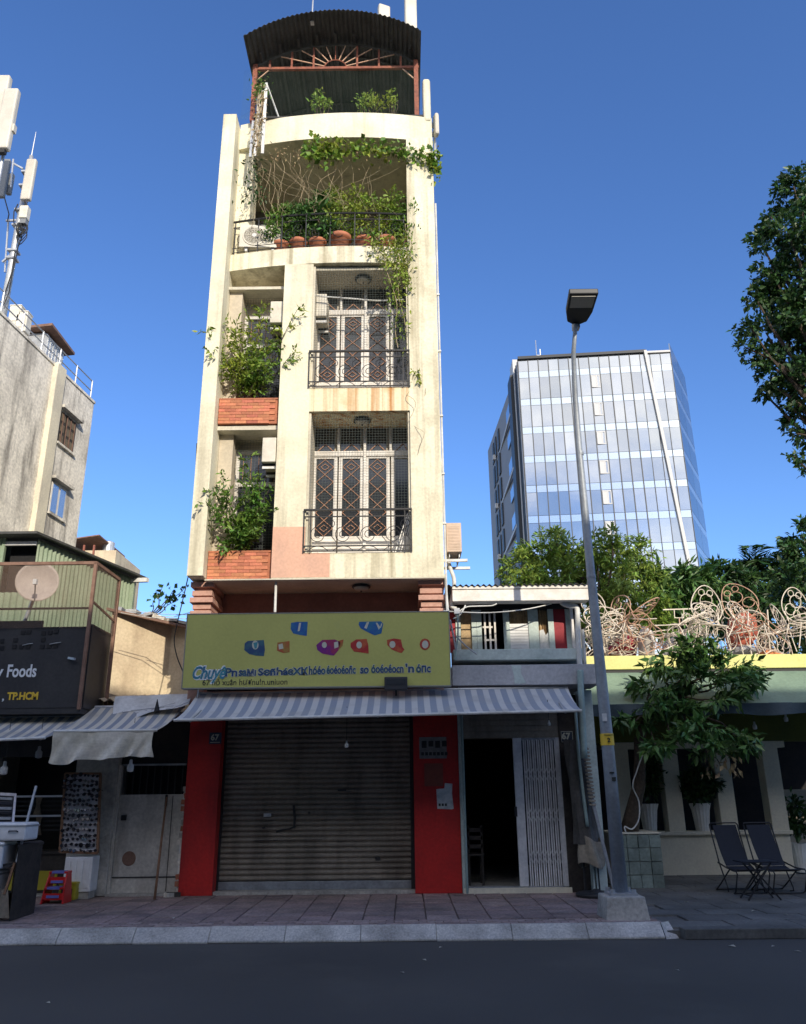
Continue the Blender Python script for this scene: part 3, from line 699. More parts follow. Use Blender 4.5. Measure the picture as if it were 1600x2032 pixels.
def gnet2(u, v): return (-2.9-.55*(1-v)*u*1.0, 12.96+.02*u, 14.68+.75*v*(1-.6*u))
MB().sheet(gnet2, 8, 6, (0, .004, 0)).build('green_net', 'net_green', house)
hb('corner_post', 'cream', .50, .66, 12.95, 13.25, 14.6, 15.72, bevel=.05)
# telecom panels on the roof
def panel(name, px, y, z0, z1, w, d, lab, grp=None, rz=.2, mat='antenna'):
    t = thing(name, lab, 'antenna', (px, y, z0), grp, rz)
    MB().box(-w/2, w/2, -d/2, d/2, .35, z1-z0).build('radome', mat, t, local=True, bevel=.05)
    MB().tube([(0, d/2+.08, -.15), (0, d/2+.08, z1-z0+.1)], .03, 8).build('mount_pipe', 'galv', t, local=True)
    c = MB()
    for z in (.5, (z1-z0)*.8): c.box(-.06, .06, d/2-.02, d/2+.12, z, z+.07)
    c.build('clamp', 'galv', t, local=True)
    return t
p = at(815, 30, 18.75); panel('panel_antenna', p.x, 18.75, 22.4, 27.6, .38, .2, 'tall white panel antenna rising behind the right end of the arched canopy')
p = at(762, 25, 18.75); panel('panel_antenna', p.x, 18.75, 22.3, 24.95, .38, .2, 'short white panel antenna rising behind the arched canopy', rz=.35)
for px in (815, 762): hb('antenna_pole', 'galv', at(px, 30, 18.75).x-.05, at(px, 30, 18.75).x+.05, 18.9, 19.0, 14.4, 23.0)
p = at(864, 240, 13.2); panel('panel_antenna', p.x+.03, 13.35, p.z-.6, p.z+.32, .10, .16, 'small white antenna box on the roof corner post of the cream house')
rod = thing('lightning_rod', 'thin pale lightning rod standing above the arched canopy', 'rod', (-1.79, 12.5, archz(-1.79)))
MB().tube([(0,0,-.03),(.01,0,.8),(.05,0,1.9)], [.018,.014,.006], 6).build('rod', 'galv', rod, local=True); MB().box(-.05,.05,-.05,.05,-.02,.05).build('foot', 'galv', rod, local=True)
# white aluminium frame leaning over the parapet
lf_ = thing('leaning_ladder', 'white metal ladder frame leaning over the parapet, dry vine on it', 'ladder', (-2.85, 12.68, 13.6))
ra, rb = at(506, 310, 12.66), at(517, 170, 12.72); rc, rd = at(519, 305, 12.64), at(529, 165, 12.70)
MB().bar(ra, rb, .05, .03).build('rail', 'white_metal', lf_); MB().bar(rc+Vector((.02,0,0)), rd, .055, .03).build('rail', 'white_metal', lf_)
MB().bar(rd, at(553, 232, 12.95), .025, .02).build('brace', 'white_metal', lf_)
MB().bar(at(497, 312, 12.70), at(503, 240, 12.74), .05, .03).build('rail', 'galv', lf_)
for t in (.1, .3, .5, .7, .9): MB().bar(ra.lerp(rb, t), rc.lerp(rd, t), .02, .02).build('rung', 'white_metal', lf_)
MB().bar(ra.lerp(rb, .62)+Vector((0,.02,0)), Vector((-2.9, 13.05, 14.8)), .03, .03).build('brace', 'galv', lf_)
dv = MB()
for k in range(9): dv.tube(wob(ra.lerp(rb, random.random()*.3)+Vector((.03,-.02,0)), ra.lerp(rb, .8+.2*random.random())+Vector((random.uniform(-.03,.1),-.03,0)), 12, .04), .006, 4)
dv.build('dry_vine', 'dry_vine', lf_)
q = np.array([ra.lerp(rb, random.random())+Vector((random.uniform(-.06,.14), -.04+random.uniform(-.05,.05), random.uniform(-.05,.1))) for _ in range(260)])
leaves_from('dry_leaves', q, rng.normal(size=(260,3))+[0,0,-.8], .07, 'leaf_dry', lf_)
q = np.array([rb+Vector((random.gauss(.0,.09), -.03+random.gauss(0,.05), random.gauss(-.1,.14))) for _ in range(170)])
leaves_from('green_leaves', q, rng.normal(size=(170,3))+[0,0,-.6], .075, 'leaf', lf_)

# ------------------------------------------------------------------ air conditioners and lamps on the house
def ac_box(name, label, w, d, h, loc, rz, mat='ac_cream', fan=True):
    """outdoor unit, fan on its local -Y side; base at loc"""
    t = thing(name, label, 'air conditioner', loc, rz=rz)
    MB().box(-w/2, w/2, -d/2, d/2, .04, h).build('casing', mat, t, local=True, bevel=.012)
    if fan:
        c = (-w*.14, -d/2-.004, h*.54); r = min(h*.40, w*.33)
        MB().lathe([(r, 0), (r, .012), (r*.9, .012), (r*.9, 0)], (c[0], c[1]-.01, c[2]), 24, 'y').build('fan_ring', mat, t, local=True)
        MB().lathe([(r*.9, 0), (r*.9, .004)], (c[0], c[1]-.001, c[2]), 24, 'y').build('fan_well', 'dark_grille', t, local=True)
        g = MB()
        for k in range(1, 5): g.tube([(c[0]+r*.9*k/5*math.cos(a), c[1]-.014, c[2]+r*.9*k/5*math.sin(a)) for a in [i*.3927 for i in range(16)]], .004, 4, True)
        for k in range(6): a = k*math.pi/6; g.bar((c[0]-r*.9*math.cos(a), c[1]-.014, c[2]-r*.9*math.sin(a)), (c[0]+r*.9*math.cos(a), c[1]-.014, c[2]+r*.9*math.sin(a)), .005, .005)
        g.build('fan_guard', mat, t, local=True)
        MB().lathe([(r*.2, 0), (r*.2, .01)], (c[0], c[1]-.02, c[2]), 12, 'y').build('fan_hub', 'white_metal', t, local=True)
    else:
        g = MB()
        for k in range(16): g.box(-w/2+.03, w/2-.03, -d/2-.006, -d/2+.01, .09+k*(h-.14)/16, .09+(k+.55)*(h-.14)/16)
        g.build('louvre', mat, t, local=True)
    for x in (-w*.32, w*.32):
        MB().box(x-w*.04, x+w*.04, -d/2, d/2, -.005, .045).build('foot', 'dark_grille', t, local=True); MB().box(x-w*.03, x+w*.03, -d/2, d/2+.12, -.05, -.005).build('bracket', 'white_metal', t, local=True)
    return t
p = at(500, 480, 13.25); ac_box('outdoor_unit', 'air conditioner box with round fan on the top balcony behind the railing', .80, .28, .56, (-2.72, 13.15, 11.55), .05)
p = at(533, 455, 13.25)
ac_box('outdoor_unit', 'air conditioner box turned sideways beside the potted plants on the top balcony', .5, .3, .5, (-2.42, 13.45, 11.62), -.5)
ac_box('outdoor_unit', 'cream air conditioner on the middle pillar above the bushier planter shrub', .62, .24, .50, (-2.32, 13.30, 9.86), -R(90))
ac_box('outdoor_unit', 'cream air conditioner hanging under the upper brick planter', .62, .24, .50, (-2.32, 13.20, 7.02), -R(90))
ac_box('outdoor_unit', 'cream air conditioner inside the upper balcony beside its doors', .55, .20, .52, (-1.50, 13.35, 10.05), R(90))
ac_box('outdoor_unit', 'pinkish air conditioner on brackets at the right side wall of the cream house', .26, .62, .56, (.86, 13.4, 5.42), 0, 'ac_pink', False)
hb('ac_bracket', 'white_metal', .66, 1.08, 13.12, 13.16, 5.30, 5.345); hb('ac_bracket', 'white_metal', .66, 1.16, 13.62, 13.66, 5.30, 5.345)
def dome(lab, x, y, z):
    t = thing('ceiling_lamp', lab, 'lamp', (x, y, z))
    MB().lathe([(.05, 0), (.15, -.01), (.16, -.03), (.15, -.045)], (0,0,0), 20).build('base_ring', 'lamp_dark', t, local=True, smooth=True)
    MB().lathe([(.13, -.03), (.12, -.06), (.08, -.085), (.02, -.095)], (0,0,0), 20).build('glass_dome', 'soffit', t, local=True, smooth=True)
    MB().lathe([(.018, -.09), (.01, -.12)], (0,0,0), 8).build('finial', 'lamp_dark', t, local=True)
dome('round ceiling lamp in the upper balcony with the rusty slab', -.72, 13.22, 11.0); dome('round ceiling lamp in the lower balcony above its doors', -.72, 13.22, 7.998); dome('round ceiling lamp under the overhang above the lime signboard', -.72, 13.3, 4.95)
# hanging net cords of the lower balcony door: leaning sticks
s_ = thing('stick_bundle', 'bundle of pale sticks leaning in the corner of the lower balcony', 'sticks', (.02, 13.1, 5.40))
for k in range(5): MB().bar((-.18+.05*k, .02*k, 0), (.06+.012*k, .05, .78-.06*k), .018, .018).build('stick', 'white_metal', s_, local=True)
# pipe along the right edge, hose, conduit of the air conditioner
MB().tube([(.70, 12.93, z) for z in (4.4, 5.5, 7, 8.5, 10, 11.5, 12.5)], .018, 6).build('drain_pipe', 'pipe_white', house)
cj = MB()
for z in (5.9, 6.8, 7.9, 9.2, 10.4): cj.box(.675, .725, 12.9, 12.96, z, z+.03)
cj.build('pipe_clip', 'pipe_white', house)
MB().tube(smooth_path([at(*q) for q in ((897,1105,13.3),(890,1085,13.2),(884,1070,13.15),(879,1000,13.1),(878,940,13.1),(873,880,13.0))]), .008, 5).build('cable', 'pipe_white', house)
MB().tube(smooth_path([at(*q) for q in ((886,1098,13.3),(893,1125,13.25),(901,1148,13.2),(901,1170,13.2),(897,1190,13.2),(896,1203,13.2),(906,1208,13.2))]), .035, 8).build('conduit', 'pipe_white', house, smooth=True)
MB().tube(smooth_path([at(*q) for q in ((884,1140,12.95),(886,1180,12.95),(889,1212,12.95))]), .022, 8).build('drain_pipe', 'pipe_white', house)
MB().tube([at(548,1152,13.0), at(546,1215,13.0)], .022, 8).build('drain_pipe', 'pipe_white', house)
MB().tube(wob((-1.62, 12.95, 10.45), (.05, 12.98, 10.36), 14, .02, .05), .014, 6).build('cable', 'pipe_white', house)
MB().tube(smooth_path([at(*q) for q in ((391,880,12.9),(389,930,12.9),(388,1000,12.95),(386,1060,12.95),(383,1100,12.95),(370,1160,12.95),(357,1215,12.95),(349,1250,12.95),(346,1275,12.95),(352,1305,12.95),(362,1330,12.95),(367,1345,12.9))]), .010, 5).build('cable', 'black_iron', house)

# ------------------------------------------------------------------ plants on the house
def shrub(name, label, base, tips, k, size, mat, extra=None, cat='shrub', group=None, seg=10):
    t = thing(name, label, cat, base, group)
    pos, dd, st = fronds(base, tips, k, size, seg)
    s = MB()
    for p in st: s.tube(p, [.012*(1-.7*i/len(p)) for i in range(len(p))], 5)
    s.build('stems', 'bark', t)
    leaves_from('foliage', [tuple(p) for p in pos], [tuple(d) for d in dd], size, mat, t, aspect=.38)
    return t
def tipsat(l): return [at(*q) for q in l]
shrub('planter_shrub', 'bushy leafy shrub spilling out of the upper brick planter', (-2.75, 13.12, 8.30), tipsat([(440,645,12.8),(425,705,12.75),(470,640,13.0),(500,640,13.0),(525,605,13.0),(520,620,12.9),(540,650,12.9),(455,690,12.8),(480,680,12.8),(510,690,12.8),(545,690,12.85),(590,615,12.7),(585,700,12.75),(460,740,12.85),(500,740,12.8),(535,745,12.85),(412,660,12.72),(465,660,12.8),(495,665,12.75),(530,680,12.75),(490,710,12.7),(520,720,12.7),(450,720,12.75)]), 2, .095, 'leaf_yellow')
shrub('planter_shrub', 'leafy shrub leaning left out of the lower brick planter', (-2.72, 13.12, 5.45), tipsat([(425,975,12.7),(410,1000,12.7),(440,945,12.8),(500,945,12.9),(520,955,12.9),(535,970,12.95),(495,985,12.8),(520,1000,12.8),(485,1020,12.8),(510,1030,12.8),(445,985,12.75),(430,1010,12.7),(470,1050,12.8),(440,1085,12.85),(475,1070,12.8),(490,915,13.1),(505,970,12.75),(530,1010,12.85),(500,1050,12.8)]), 2, .105, 'leaf')
# pots on the loggia
def potted(label, x, y, z, r, h, fol, mat, n, size, clump=0, droop=.2):
    t = thing('potted_plant', label, 'plant', (x, y, z), 'potted plants along the top balcony')
    MB().lathe([(r*.68, 0), (r*.9, h*.75), (r*1.08, h*.78), (r*1.1, h), (r*.95, h), (r*.9, h*.9)], (0,0,0), 18).build('pot', 'terracotta', t, local=True, smooth=True)
    s = MB()
    for k in range(7):
        b = fol[k % len(fol)]; s.tube(wob((x, y, z+h*.8), (b[0]+random.uniform(-.1,.1), b[1], b[2]+random.uniform(-.1,.2)), 8, .04), .009, 5)
    s.build('stem', 'bark', t)
    P_, D_ = cloud(fol, n, .2, droop); leaves_from('foliage', P_, D_, size, mat, t)
PX = [(-2.32, 'small feathery potted plant beside the air conditioner on the top balcony', 'leaf', .085), (-1.98, 'dark green potted plant left of the tall yellowish one on the top balcony', 'leaf_mango', .11), (-1.60, 'deep green large leaved potted plant on the top balcony', 'leaf_mango', .13), (-1.16, 'tall yellowish potted plant at the middle of the top balcony', 'leaf_yellow', .08), (-.70, 'bushy yellowish potted plant right of the middle of the top balcony', 'leaf_yellow', .085), (-.28, 'spreading potted bush above the trailing creeper on the top balcony', 'leaf_yellow', .085), (.16, 'dense potted bush against the right pillar of the top balcony', 'leaf', .09)]
for k, (x, lab, mt, sz) in enumerate(PX):
    y = bowY(x)+.22; h = (.28, .30, .28, .36, .3, .3, .3)[k]; hh = (1.0, 1.1, 1.35, 1.45, 1.3, 1.25, 1.15)[k]
    fol = [(x+random.uniform(-.24, .24), y+random.uniform(-.16, .12), 11.46+hh*t, .21, .18, .20) for t in (.36, .46, .56, .66, .76, .88, 1.0)]
    potted(lab, x, y, 11.46, (.15, .16, .16, .2, .16, .18, .16)[k], h, fol, mt, 950, sz)
# creeper trailing over the band
cr_ = thing('creeper', 'green creeper trailing from the top balcony over the cream band', 'plant', (.0, 12.75, 11.5))
s = MB(); pos = []; 
for (a, b, n_) in (((-.35, 12.75, 11.7), at(790,690,12.78), 130), ((-.1, 12.72, 11.6), at(805,660,12.80), 170), ((.02, 12.72, 11.55), at(780,600,12.80), 170), ((-.2, 12.74, 11.55), at(765,530,12.80), 90), ((.05, 12.74, 11.6), at(800,560,12.78), 170), ((.1, 12.76, 11.9), at(815,575,12.8), 90), ((-.55, 12.72, 11.75), at(750,505,12.76), 90)):
    pa = wob(a, b, 16, .07); s.tube(pa, .006, 4)
    for _ in range(n_):
        i = random.randrange(17); pos.append(pa[i]+Vector((random.gauss(0,.07), random.gauss(-.03,.04), random.gauss(0,.07))))
s.tube(wob(at(822,740,12.83), at(812,835,12.83), 14, .10), .005, 4); s.tube(wob(at(845,770,12.83), at(830,900,12.83), 14, .13), .004, 4)
for _ in range(26): pos.append(at(828+random.gauss(0,5), 745+random.gauss(0,8), 12.8))
s.build('stem', 'dry_vine', cr_); leaves_from('foliage', [tuple(p) for p in pos], rng.normal(size=(len(pos),3))+[0,-.3,-.7], .085, 'leaf_yellow', cr_)
# climbing vine under the roof band with dry hanging stems
vn = thing('climbing_vine', 'vine with broad leaves along the roof band, dry stems hanging below', 'plant', (-.9, 12.75, 11.5))
pos = []
def vz(px): return 300 if px < 640 else 290
for k in range(780):
    px = 600+270*random.random()**.9; c = 303-8*math.sin((px-600)/75)+random.gauss(0, 9 if px > 640 else 12)
    if random.random() < .25: px = random.gauss(640, 18); c = random.gauss(298, 13)
    if random.random() < .14: px = random.gauss(862, 7); c = random.gauss(312, 16)
    x = at(px, c, 12.72); pos.append(Vector((x.x, min(bowY(x.x, .3), 13.0)-.06-random.random()*.14, x.z)))
h_ = len(pos)*2//3
leaves_from('foliage', [tuple(p) for p in pos[:h_]], rng.normal(size=(h_,3))*.6+[0,-.5,-.6], .105, 'leaf_yellow', vn, aspect=.8); leaves_from('foliage', [tuple(p) for p in pos[h_:]], rng.normal(size=(len(pos)-h_,3))*.6+[0,-.5,-.6], .11, 'leaf', vn, aspect=.8)
pd = []
for k in range(420):
    px = random.uniform(525, 870); y = 305+random.gauss(0, 10); x = at(px, y, 12.85); pd.append(tuple(x))
leaves_from('dry_leaves', pd, rng.normal(size=(420,3))+[0,0,-.8], .06, 'leaf_dry', vn)
s = MB()
for k in range(26):
    a = at(random.uniform(490, 850), random.uniform(295, 325), 12.88); b = at(random.uniform(540, 810), random.uniform(400, 455), 12.95)
    s.tube(wob(a, b, 12, random.uniform(.03, .10), random.uniform(0, .22)), random.uniform(.0018, .0036), 4)
for k in range(12):
    a = at(random.uniform(490, 620), random.uniform(300, 330), 12.86); s.tube(wob(a, a+Vector((random.uniform(-.1,.35), .05, -random.uniform(.8, 1.7))), 14, .10), .0032, 4)
s.build('dry_stem', 'dry_vine', vn)
sp = [at(random.gauss(505, 14), random.uniform(315, 400), 12.85) for _ in range(160)]
leaves_from('drooping_leaves', [tuple(p) for p in sp], rng.normal(size=(160,3))+[0,0,-1.2], .09, 'leaf_dark', vn)
# roof terrace plants
for lab, px, py, w in (('small bright plant behind the roof net left of the middle', 637, 208, .22), ('low green plant behind the roof net beside the right post', 735, 212, .32), ('tiny green plant behind the roof net near the right post', 778, 208, .14)):
    p = at(px, py, 13.35); t = thing('roof_plant', lab, 'plant', (p.x, 13.35, 14.7))
    MB().lathe([(.10, 0), (.14, .2), (.15, .22), (.12, .22)], (0,0,0), 14).build('pot', 'terracotta', t, local=True)
    s = MB()
    for k in range(6): s.tube(wob((p.x, 13.35, 14.88), (p.x+random.uniform(-w, w), 13.35, p.z+random.uniform(0,.3)), 6, .03), .007, 4)
    s.build('stem', 'bark', t)
    P_, D_ = cloud([(p.x-w*.5, 13.3, p.z+.06, w*.6, .15, .2), (p.x+w*.5, 13.3, p.z+.02, w*.6, .15, .16), (p.x, 13.3, p.z+.2, w*.5, .15, .16)], int(700*w), .1); leaves_from('foliage', P_, D_, .09, 'leaf_yellow', t)

# ------------------------------------------------------------------ signboard
YS = 12.72
a, b, c, d = at(377,1225,YS), at(890,1213,YS), at(893,1362,YS), at(368,1368,YS)
sign = thing('shop_signboard', 'long lime green signboard with garbled lettering above the striped awning', 'sign', ((a.x+b.x)/2, YS, d.z))
SX0, SX1, SZ0, SZ1 = -3.46, .71, 3.20, 4.355
MB().box(SX0, SX1, YS, YS+.16, SZ0, SZ1).build('panel', 'sign_lime', sign, bevel=.004)
e = MB(); e.box(SX0-.015, SX0, YS-.006, YS+.17, SZ0-.015, SZ1+.015); e.box(SX1, SX1+.015, YS-.006, YS+.17, SZ0-.015, SZ1+.015); e.box(SX0, SX1, YS-.006, YS+.17, SZ1, SZ1+.015); e.box(SX0, SX1, YS-.006, YS+.17, SZ0-.015, SZ0); e.build('edge_trim', 'sign_edge', sign)
for x in (-3.1, -1.4, .3): MB().box(x-.02, x+.02, YS+.16, 13.9, 3.9, 3.94).build('bracket', 'galv', sign)
MB().tube([at(394,1366,12.78), at(391,1392,12.86)], .012, 6).build('stay', 'galv', sign)
def blob(pts, mat, holes=(), lift=.004):
    q = [at(x, y, YS) for x, y in pts]
    o = MB().extr([(v.x, YS-lift, v.z) for v in q], (0, lift+.002, 0)).build('letter_mark', mat, sign)
    for h in holes: MB().extr([(at(x, y, YS).x, YS-lift-.003, at(x, y, YS).z) for x, y in h], (0, .003, 0)).build('letter_eye', 'ink_pale', o)
def el(cx, cy, rx, ry, n=12, rot=0): return [(cx+rx*math.cos(6.283*i/n)*math.cos(rot)-ry*math.sin(6.283*i/n)*math.sin(rot), cy+rx*math.cos(6.283*i/n)*math.sin(rot)+ry*math.sin(6.283*i/n)*math.cos(rot)) for i in range(n)]
blob([(578,1236),(590,1234),(611,1234),(609,1262),(595,1260),(582,1257),(577,1248)], 'ink_blue', [[(594,1236),(598,1236),(595,1252),(591,1253)]])
blob([(661,1236),(673,1233),(675,1245),(668,1248)], 'ink_faint')
blob([(713,1234),(756,1233),(761,1238),(757,1257),(744,1261),(731,1255),(716,1247),(712,1240)], 'ink_blue', [[(728,1235),(733,1234),(728,1248),(723,1246)], [(746,1236),(749,1236),(755,1245),(752,1250)], [(757,1237),(759,1238),(756,1246),(754,1246)]])
blob([(486,1277),(492,1272),(524,1270),(526,1290),(524,1302),(508,1301),(495,1298),(485,1290)], 'ink_navy', [el(507,1280,6.5,9)])
blob([(503,1276),(512,1274),(510,1286),(506,1288)], 'ink_teal', lift=.009)
blob([(551,1275),(575,1272),(575,1294),(563,1296),(550,1291)], 'ink_orange', [[(553,1279),(561,1277),(563,1287),(554,1289)]])
blob([(628,1280),(640,1270),(665,1269),(676,1275),(672,1290),(663,1301),(655,1300),(640,1297),(630,1290)], 'ink_purple', [el(644,1280,5,6), [(663,1275),(671,1273),(672,1284),(664,1287)]])
blob([(672,1272),(682,1269),(680,1282),(674,1288)], 'ink_orange')
blob([(696,1276),(707,1269),(728,1268),(731,1280),(732,1297),(718,1295),(703,1293),(696,1284)], 'ink_red', [el(713,1280,5.5,7)])
blob([(768,1270),(782,1267),(796,1269),(799,1284),(803,1289),(797,1296),(790,1294),(778,1289),(769,1280)], 'ink_red', [el(779,1279,6,7)])
blob(el(843.5, 1278.5, 10.5, 11.5), 'ink_red', [el(844,1279,6.5,8)])
p = at(382, 1347, YS)
text('script_outline', 'Chuyê', .27, (p.x, YS-.003, p.z), 'ink_white', sign, bold=.022, shear=.3, ext=.002, width=.52)
text('script_letters', 'Chuyê', .27, (p.x, YS-.008, p.z), 'ink_teal', sign, bold=.006, shear=.3, ext=.002, width=.52)
for w_, px0, px1, yb in (('Pn', 447, 471, 1342), ('saмı', 474, 508, 1341), ('Sєñ', 512, 547, 1340), ('ҺáєXҜ', 549, 611, 1339), ('hóéo', 613, 646, 1338), ('éoéoéoñc', 648, 706, 1337), ('so', 715, 732, 1336), ('óoéoéocn', 737, 801, 1335), ("'n", 805, 822, 1334), ('óпc', 826, 855, 1334)):
    p = at(px0, yb, YS); wd = at(px1, yb, YS).x-p.x; sz_ = .15 if w_[0] in 'SҺ' else .18
    text('letters_outline', w_, sz_, (p.x-.008, YS-.003, p.z), 'ink_pale', sign, bold=.012, ext=.001, width=wd+.016)
    text('letters_row', w_, sz_, (p.x, YS-.006, p.z), 'ink_navy', sign, bold=.005, ext=.002, width=wd)
p = at(402, 1360, YS); text('address_line', '67 hồ xuân hươnu!n.uniuon', .13, (p.x, YS-.004, p.z), 'ink_black', sign, ext=.002, width=1.32)
p = at(568, 1356, YS); text('address_faded', 'nunuʼnʼunʼ nun .nn n unʼ', .11, (p.x, YS-.002, p.z), 'ink_faint', sign, ext=.001, sx=.95)
p0, p1 = at(763, 1343, 12.6), at(809, 1368, 12.6)
fl = thing('floodlight', 'small black floodlight at the lower edge of the lime signboard', 'lamp', ((p0.x+p1.x)/2, 12.66, p1.z))
MB().box(p0.x, p1.x, 12.6, 12.72, p1.z, p0.z).build('housing', 'lamp_dark', fl, bevel=.012); MB().box(p0.x+.03, p1.x-.03, 12.592, 12.6, p1.z+.07, p0.z-.04).build('glass', 'dark_glass', fl); MB().bar(((p0.x+p1.x)/2, 12.68, p1.z+.02), ((p0.x+p1.x)/2, 12.9, p1.z-.05), .03).build('arm', 'lamp_dark', fl)

# ------------------------------------------------------------------ striped awning of the two shopfronts
def awning(name, label, bl, br_, fl_, fr_, mat, sag=.05, tube=True):
    t = thing(name, label, 'awning', (Vector(fl_)+Vector(fr_))/2)
    def fn(u, v):
        p = Vector(bl).lerp(Vector(br_), u).lerp(Vector(fl_).lerp(Vector(fr_), u), v)
        p.z -= sag*math.sin(math.pi*v)*(1+.3*math.sin(u*9)) + .006*math.sin(u*60)*v; return p
    MB().sheet(fn, 60, 10, (0, 0, -.004)).build('canvas', mat, t)
    MB().tube([fl_, fr_], .022, 8).build('front_bar', 'pipe_white', t)
    MB().tube([bl, br_], .025, 8).build('roller', 'galv', t)
    for u in (.04, .5, .96):
        a = Vector(bl).lerp(Vector(br_), u)-Vector((0,0,.12)); b = Vector(fl_).lerp(Vector(fr_), u)-Vector((0,0,.02))
        MB().bar(a, b, .025, .025).build('arm', 'galv', t)
    return t
awning('awning', 'long blue and white striped awning under the lime signboard', (-3.28, 12.98, 3.14), (2.62, 13.2, 3.20), (-3.32, 11.9, 2.645), (2.54, 11.9, 2.72), 'awning', .05)
hb('awning_wall', 'dark_inside', -3.3, .86, 13.3, 13.7, 2.95, 3.25)  # shade under the awning put into this wall's near-black colour
# bulb hanging before the shutter
def bulb(label, p, top, r=.03, grp=None, mat='bulb'):
    t = thing('hanging_bulb', label, 'light bulb', p, grp)
    MB().lathe([(r*.2, r*2.6), (r*.45, r*2.4), (r*.5, r*1.4), (r*.95, r*.9), (r, 0), (r*.9, -r*.8), (r*.3, -r*1.0)], (0,0,0), 14).build('bulb', mat, t, local=True, smooth=True)
    MB().tube([(0,0,r*2.5), (0.0,0,top-p[2])], .004, 5).build('cord', 'black_iron', t, local=True)
p = at(688, 1480, 12.4); bulb('small white bulb hanging before the roller shutter', p, 2.86, .028)
p = at(1090, 1437, 12.6); bulb('small white bulb hanging above the folding gate', p, 2.95, .022)
# ------------------------------------------------------------------ the narrow house to the right
rh = thing('side_house', 'small two storey house with teal window room over a folding gate', 'house', (1.95, 13.85, ZW))
rb_ = lambda n, m, *b, **kw: MB().box(*b).build(n, m, rh, **kw)
rb_('left_jamb', 'teal_paint', .865, .94, 13.70, 13.95, ZW, 2.95)
MB().tube([(.93, 13.66, z) for z in (ZW, 1, 2, 2.9)], .02, 8).build('pipe', 'pipe_green', rh)
rb_('right_post', 'teal_paint', 2.86, 3.08, 13.55, 13.95, .1, 3.2, bevel=.01)
rb_('side_wall', 'grey_wall', 3.0, 3.08, 13.95, 20, .1, 4.6)
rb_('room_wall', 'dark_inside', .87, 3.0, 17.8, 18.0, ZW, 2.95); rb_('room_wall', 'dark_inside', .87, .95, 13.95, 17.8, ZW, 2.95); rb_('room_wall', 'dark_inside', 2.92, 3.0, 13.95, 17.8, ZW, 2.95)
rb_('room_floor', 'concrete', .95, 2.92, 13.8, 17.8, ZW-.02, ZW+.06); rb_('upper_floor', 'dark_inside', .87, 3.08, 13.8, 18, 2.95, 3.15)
rb_('doorstep', 'cafe_cream', .88, 2.55, 13.66, 13.82, ZW-.02, ZW+.07)
rb_('shutter_box', 'shutter', .94, 2.62, 13.75, 14.0, 2.46, 2.95)
for k in range(5): rb_('box_slat', 'shutter', .94, 2.62, 13.735, 13.75, 2.48+.09*k, 2.55+.09*k)
rb_('door_panel', 'dark_wood', 2.52, 2.86, 13.72, 13.95, ZW, 2.95)
p = at(1125, 1462, 13.72)
npl = MB().box(p.x-.10, p.x+.10, 13.705, 13.72, p.z-.09, p.z+.09).build('number_plate', 'plate_blue', rh); text('digits', '67', .135, (p.x-.085, 13.70, p.z-.035), 'ink_pale', npl, bold=.006)
fp = MB(); fp.box(p.x-.095, p.x+.095, 13.70, 13.704, p.z+.078, p.z+.086); fp.box(p.x-.095, p.x+.095, 13.70, 13.704, p.z-.086, p.z-.078); fp.box(p.x-.095, p.x-.088, 13.70, 13.704, p.z-.078, p.z+.078); fp.box(p.x+.088, p.x+.095, 13.70, 13.704, p.z-.078, p.z+.078); fp.build('plate_border', 'ink_pale', npl)
# folding gate
gate = thing('folding_gate', 'white folding metal gate pushed to the right of the dark doorway', 'gate', (2.1, 13.78, ZW+.07))
MB().box(1.76, 1.90, 13.74, 13.80, ZW+.07, 2.46).build('lead_stile', 'gate_white', gate, bevel=.006)
MB().box(2.46, 2.52, 13.74, 13.80, ZW+.07, 2.46).build('end_stile', 'gate_white', gate)
br0 = None
for k in range(15):
    m_ = MB(); m_.box(-.011, .011, -.012, .012, 0, 2.20)
    if br0 is None: br0 = m_.build('bar', 'gate_white', gate, local=True); o = br0
    else: o = inst(br0, gate, (0,0,0))
    o.location = Vector((1.935+.0365*k, 13.77+(.012 if k % 2 else -.012), ZW+.08))-gate.location
lt0 = None
for z in (.5, 1.12, 1.74):
    for k in range(7):
        m_ = MB(); m_.bar((-.037, 0, -.10), (.037, 0, .10), .012, .005, up=(0,1,0)); m_.bar((.037, .004, -.10), (-.037, .004, .10), .012, .005, up=(0,1,0))
        if lt0 is None: lt0 = m_.build('lattice', 'gate_white', gate, local=True); o = lt0
        else: o = inst(lt0, gate, (0,0,0))
        o.location = Vector((1.97+.073*k, 13.80, ZW+z))-gate.location
MB().box(1.90, 2.52, 13.75, 13.80, 2.42, 2.46).build('top_track', 'steel_bar', gate); MB().box(.95, 2.52, 13.74, 13.82, ZW+.07, ZW+.085).build('bottom_track', 'steel_bar', gate)
MB().box(1.73, 1.77, 13.71, 13.75, 1.25, 1.40).build('handle', 'black_iron', gate)
# wooden chair glimpsed inside
ch = thing('wooden_chair', 'brown wooden chair just inside the dark doorway', 'chair', (1.04, 14.15, ZW+.06))
for x in (-.05, .17): 
    for y in (0, .38): MB().box(x, x+.035, y, y+.035, 0, .9 if y == 0 else .45).build('leg', 'dark_wood', ch, local=True)
MB().box(-.06, .22, -.01, .43, .44, .47).build('seat', 'dark_wood', ch, local=True)
bk = MB()
for z in (.55, .68, .8): bk.box(-.05, .2, .0, .03, z, z+.06)
bk.build('backrest', 'dark_wood', ch, local=True)
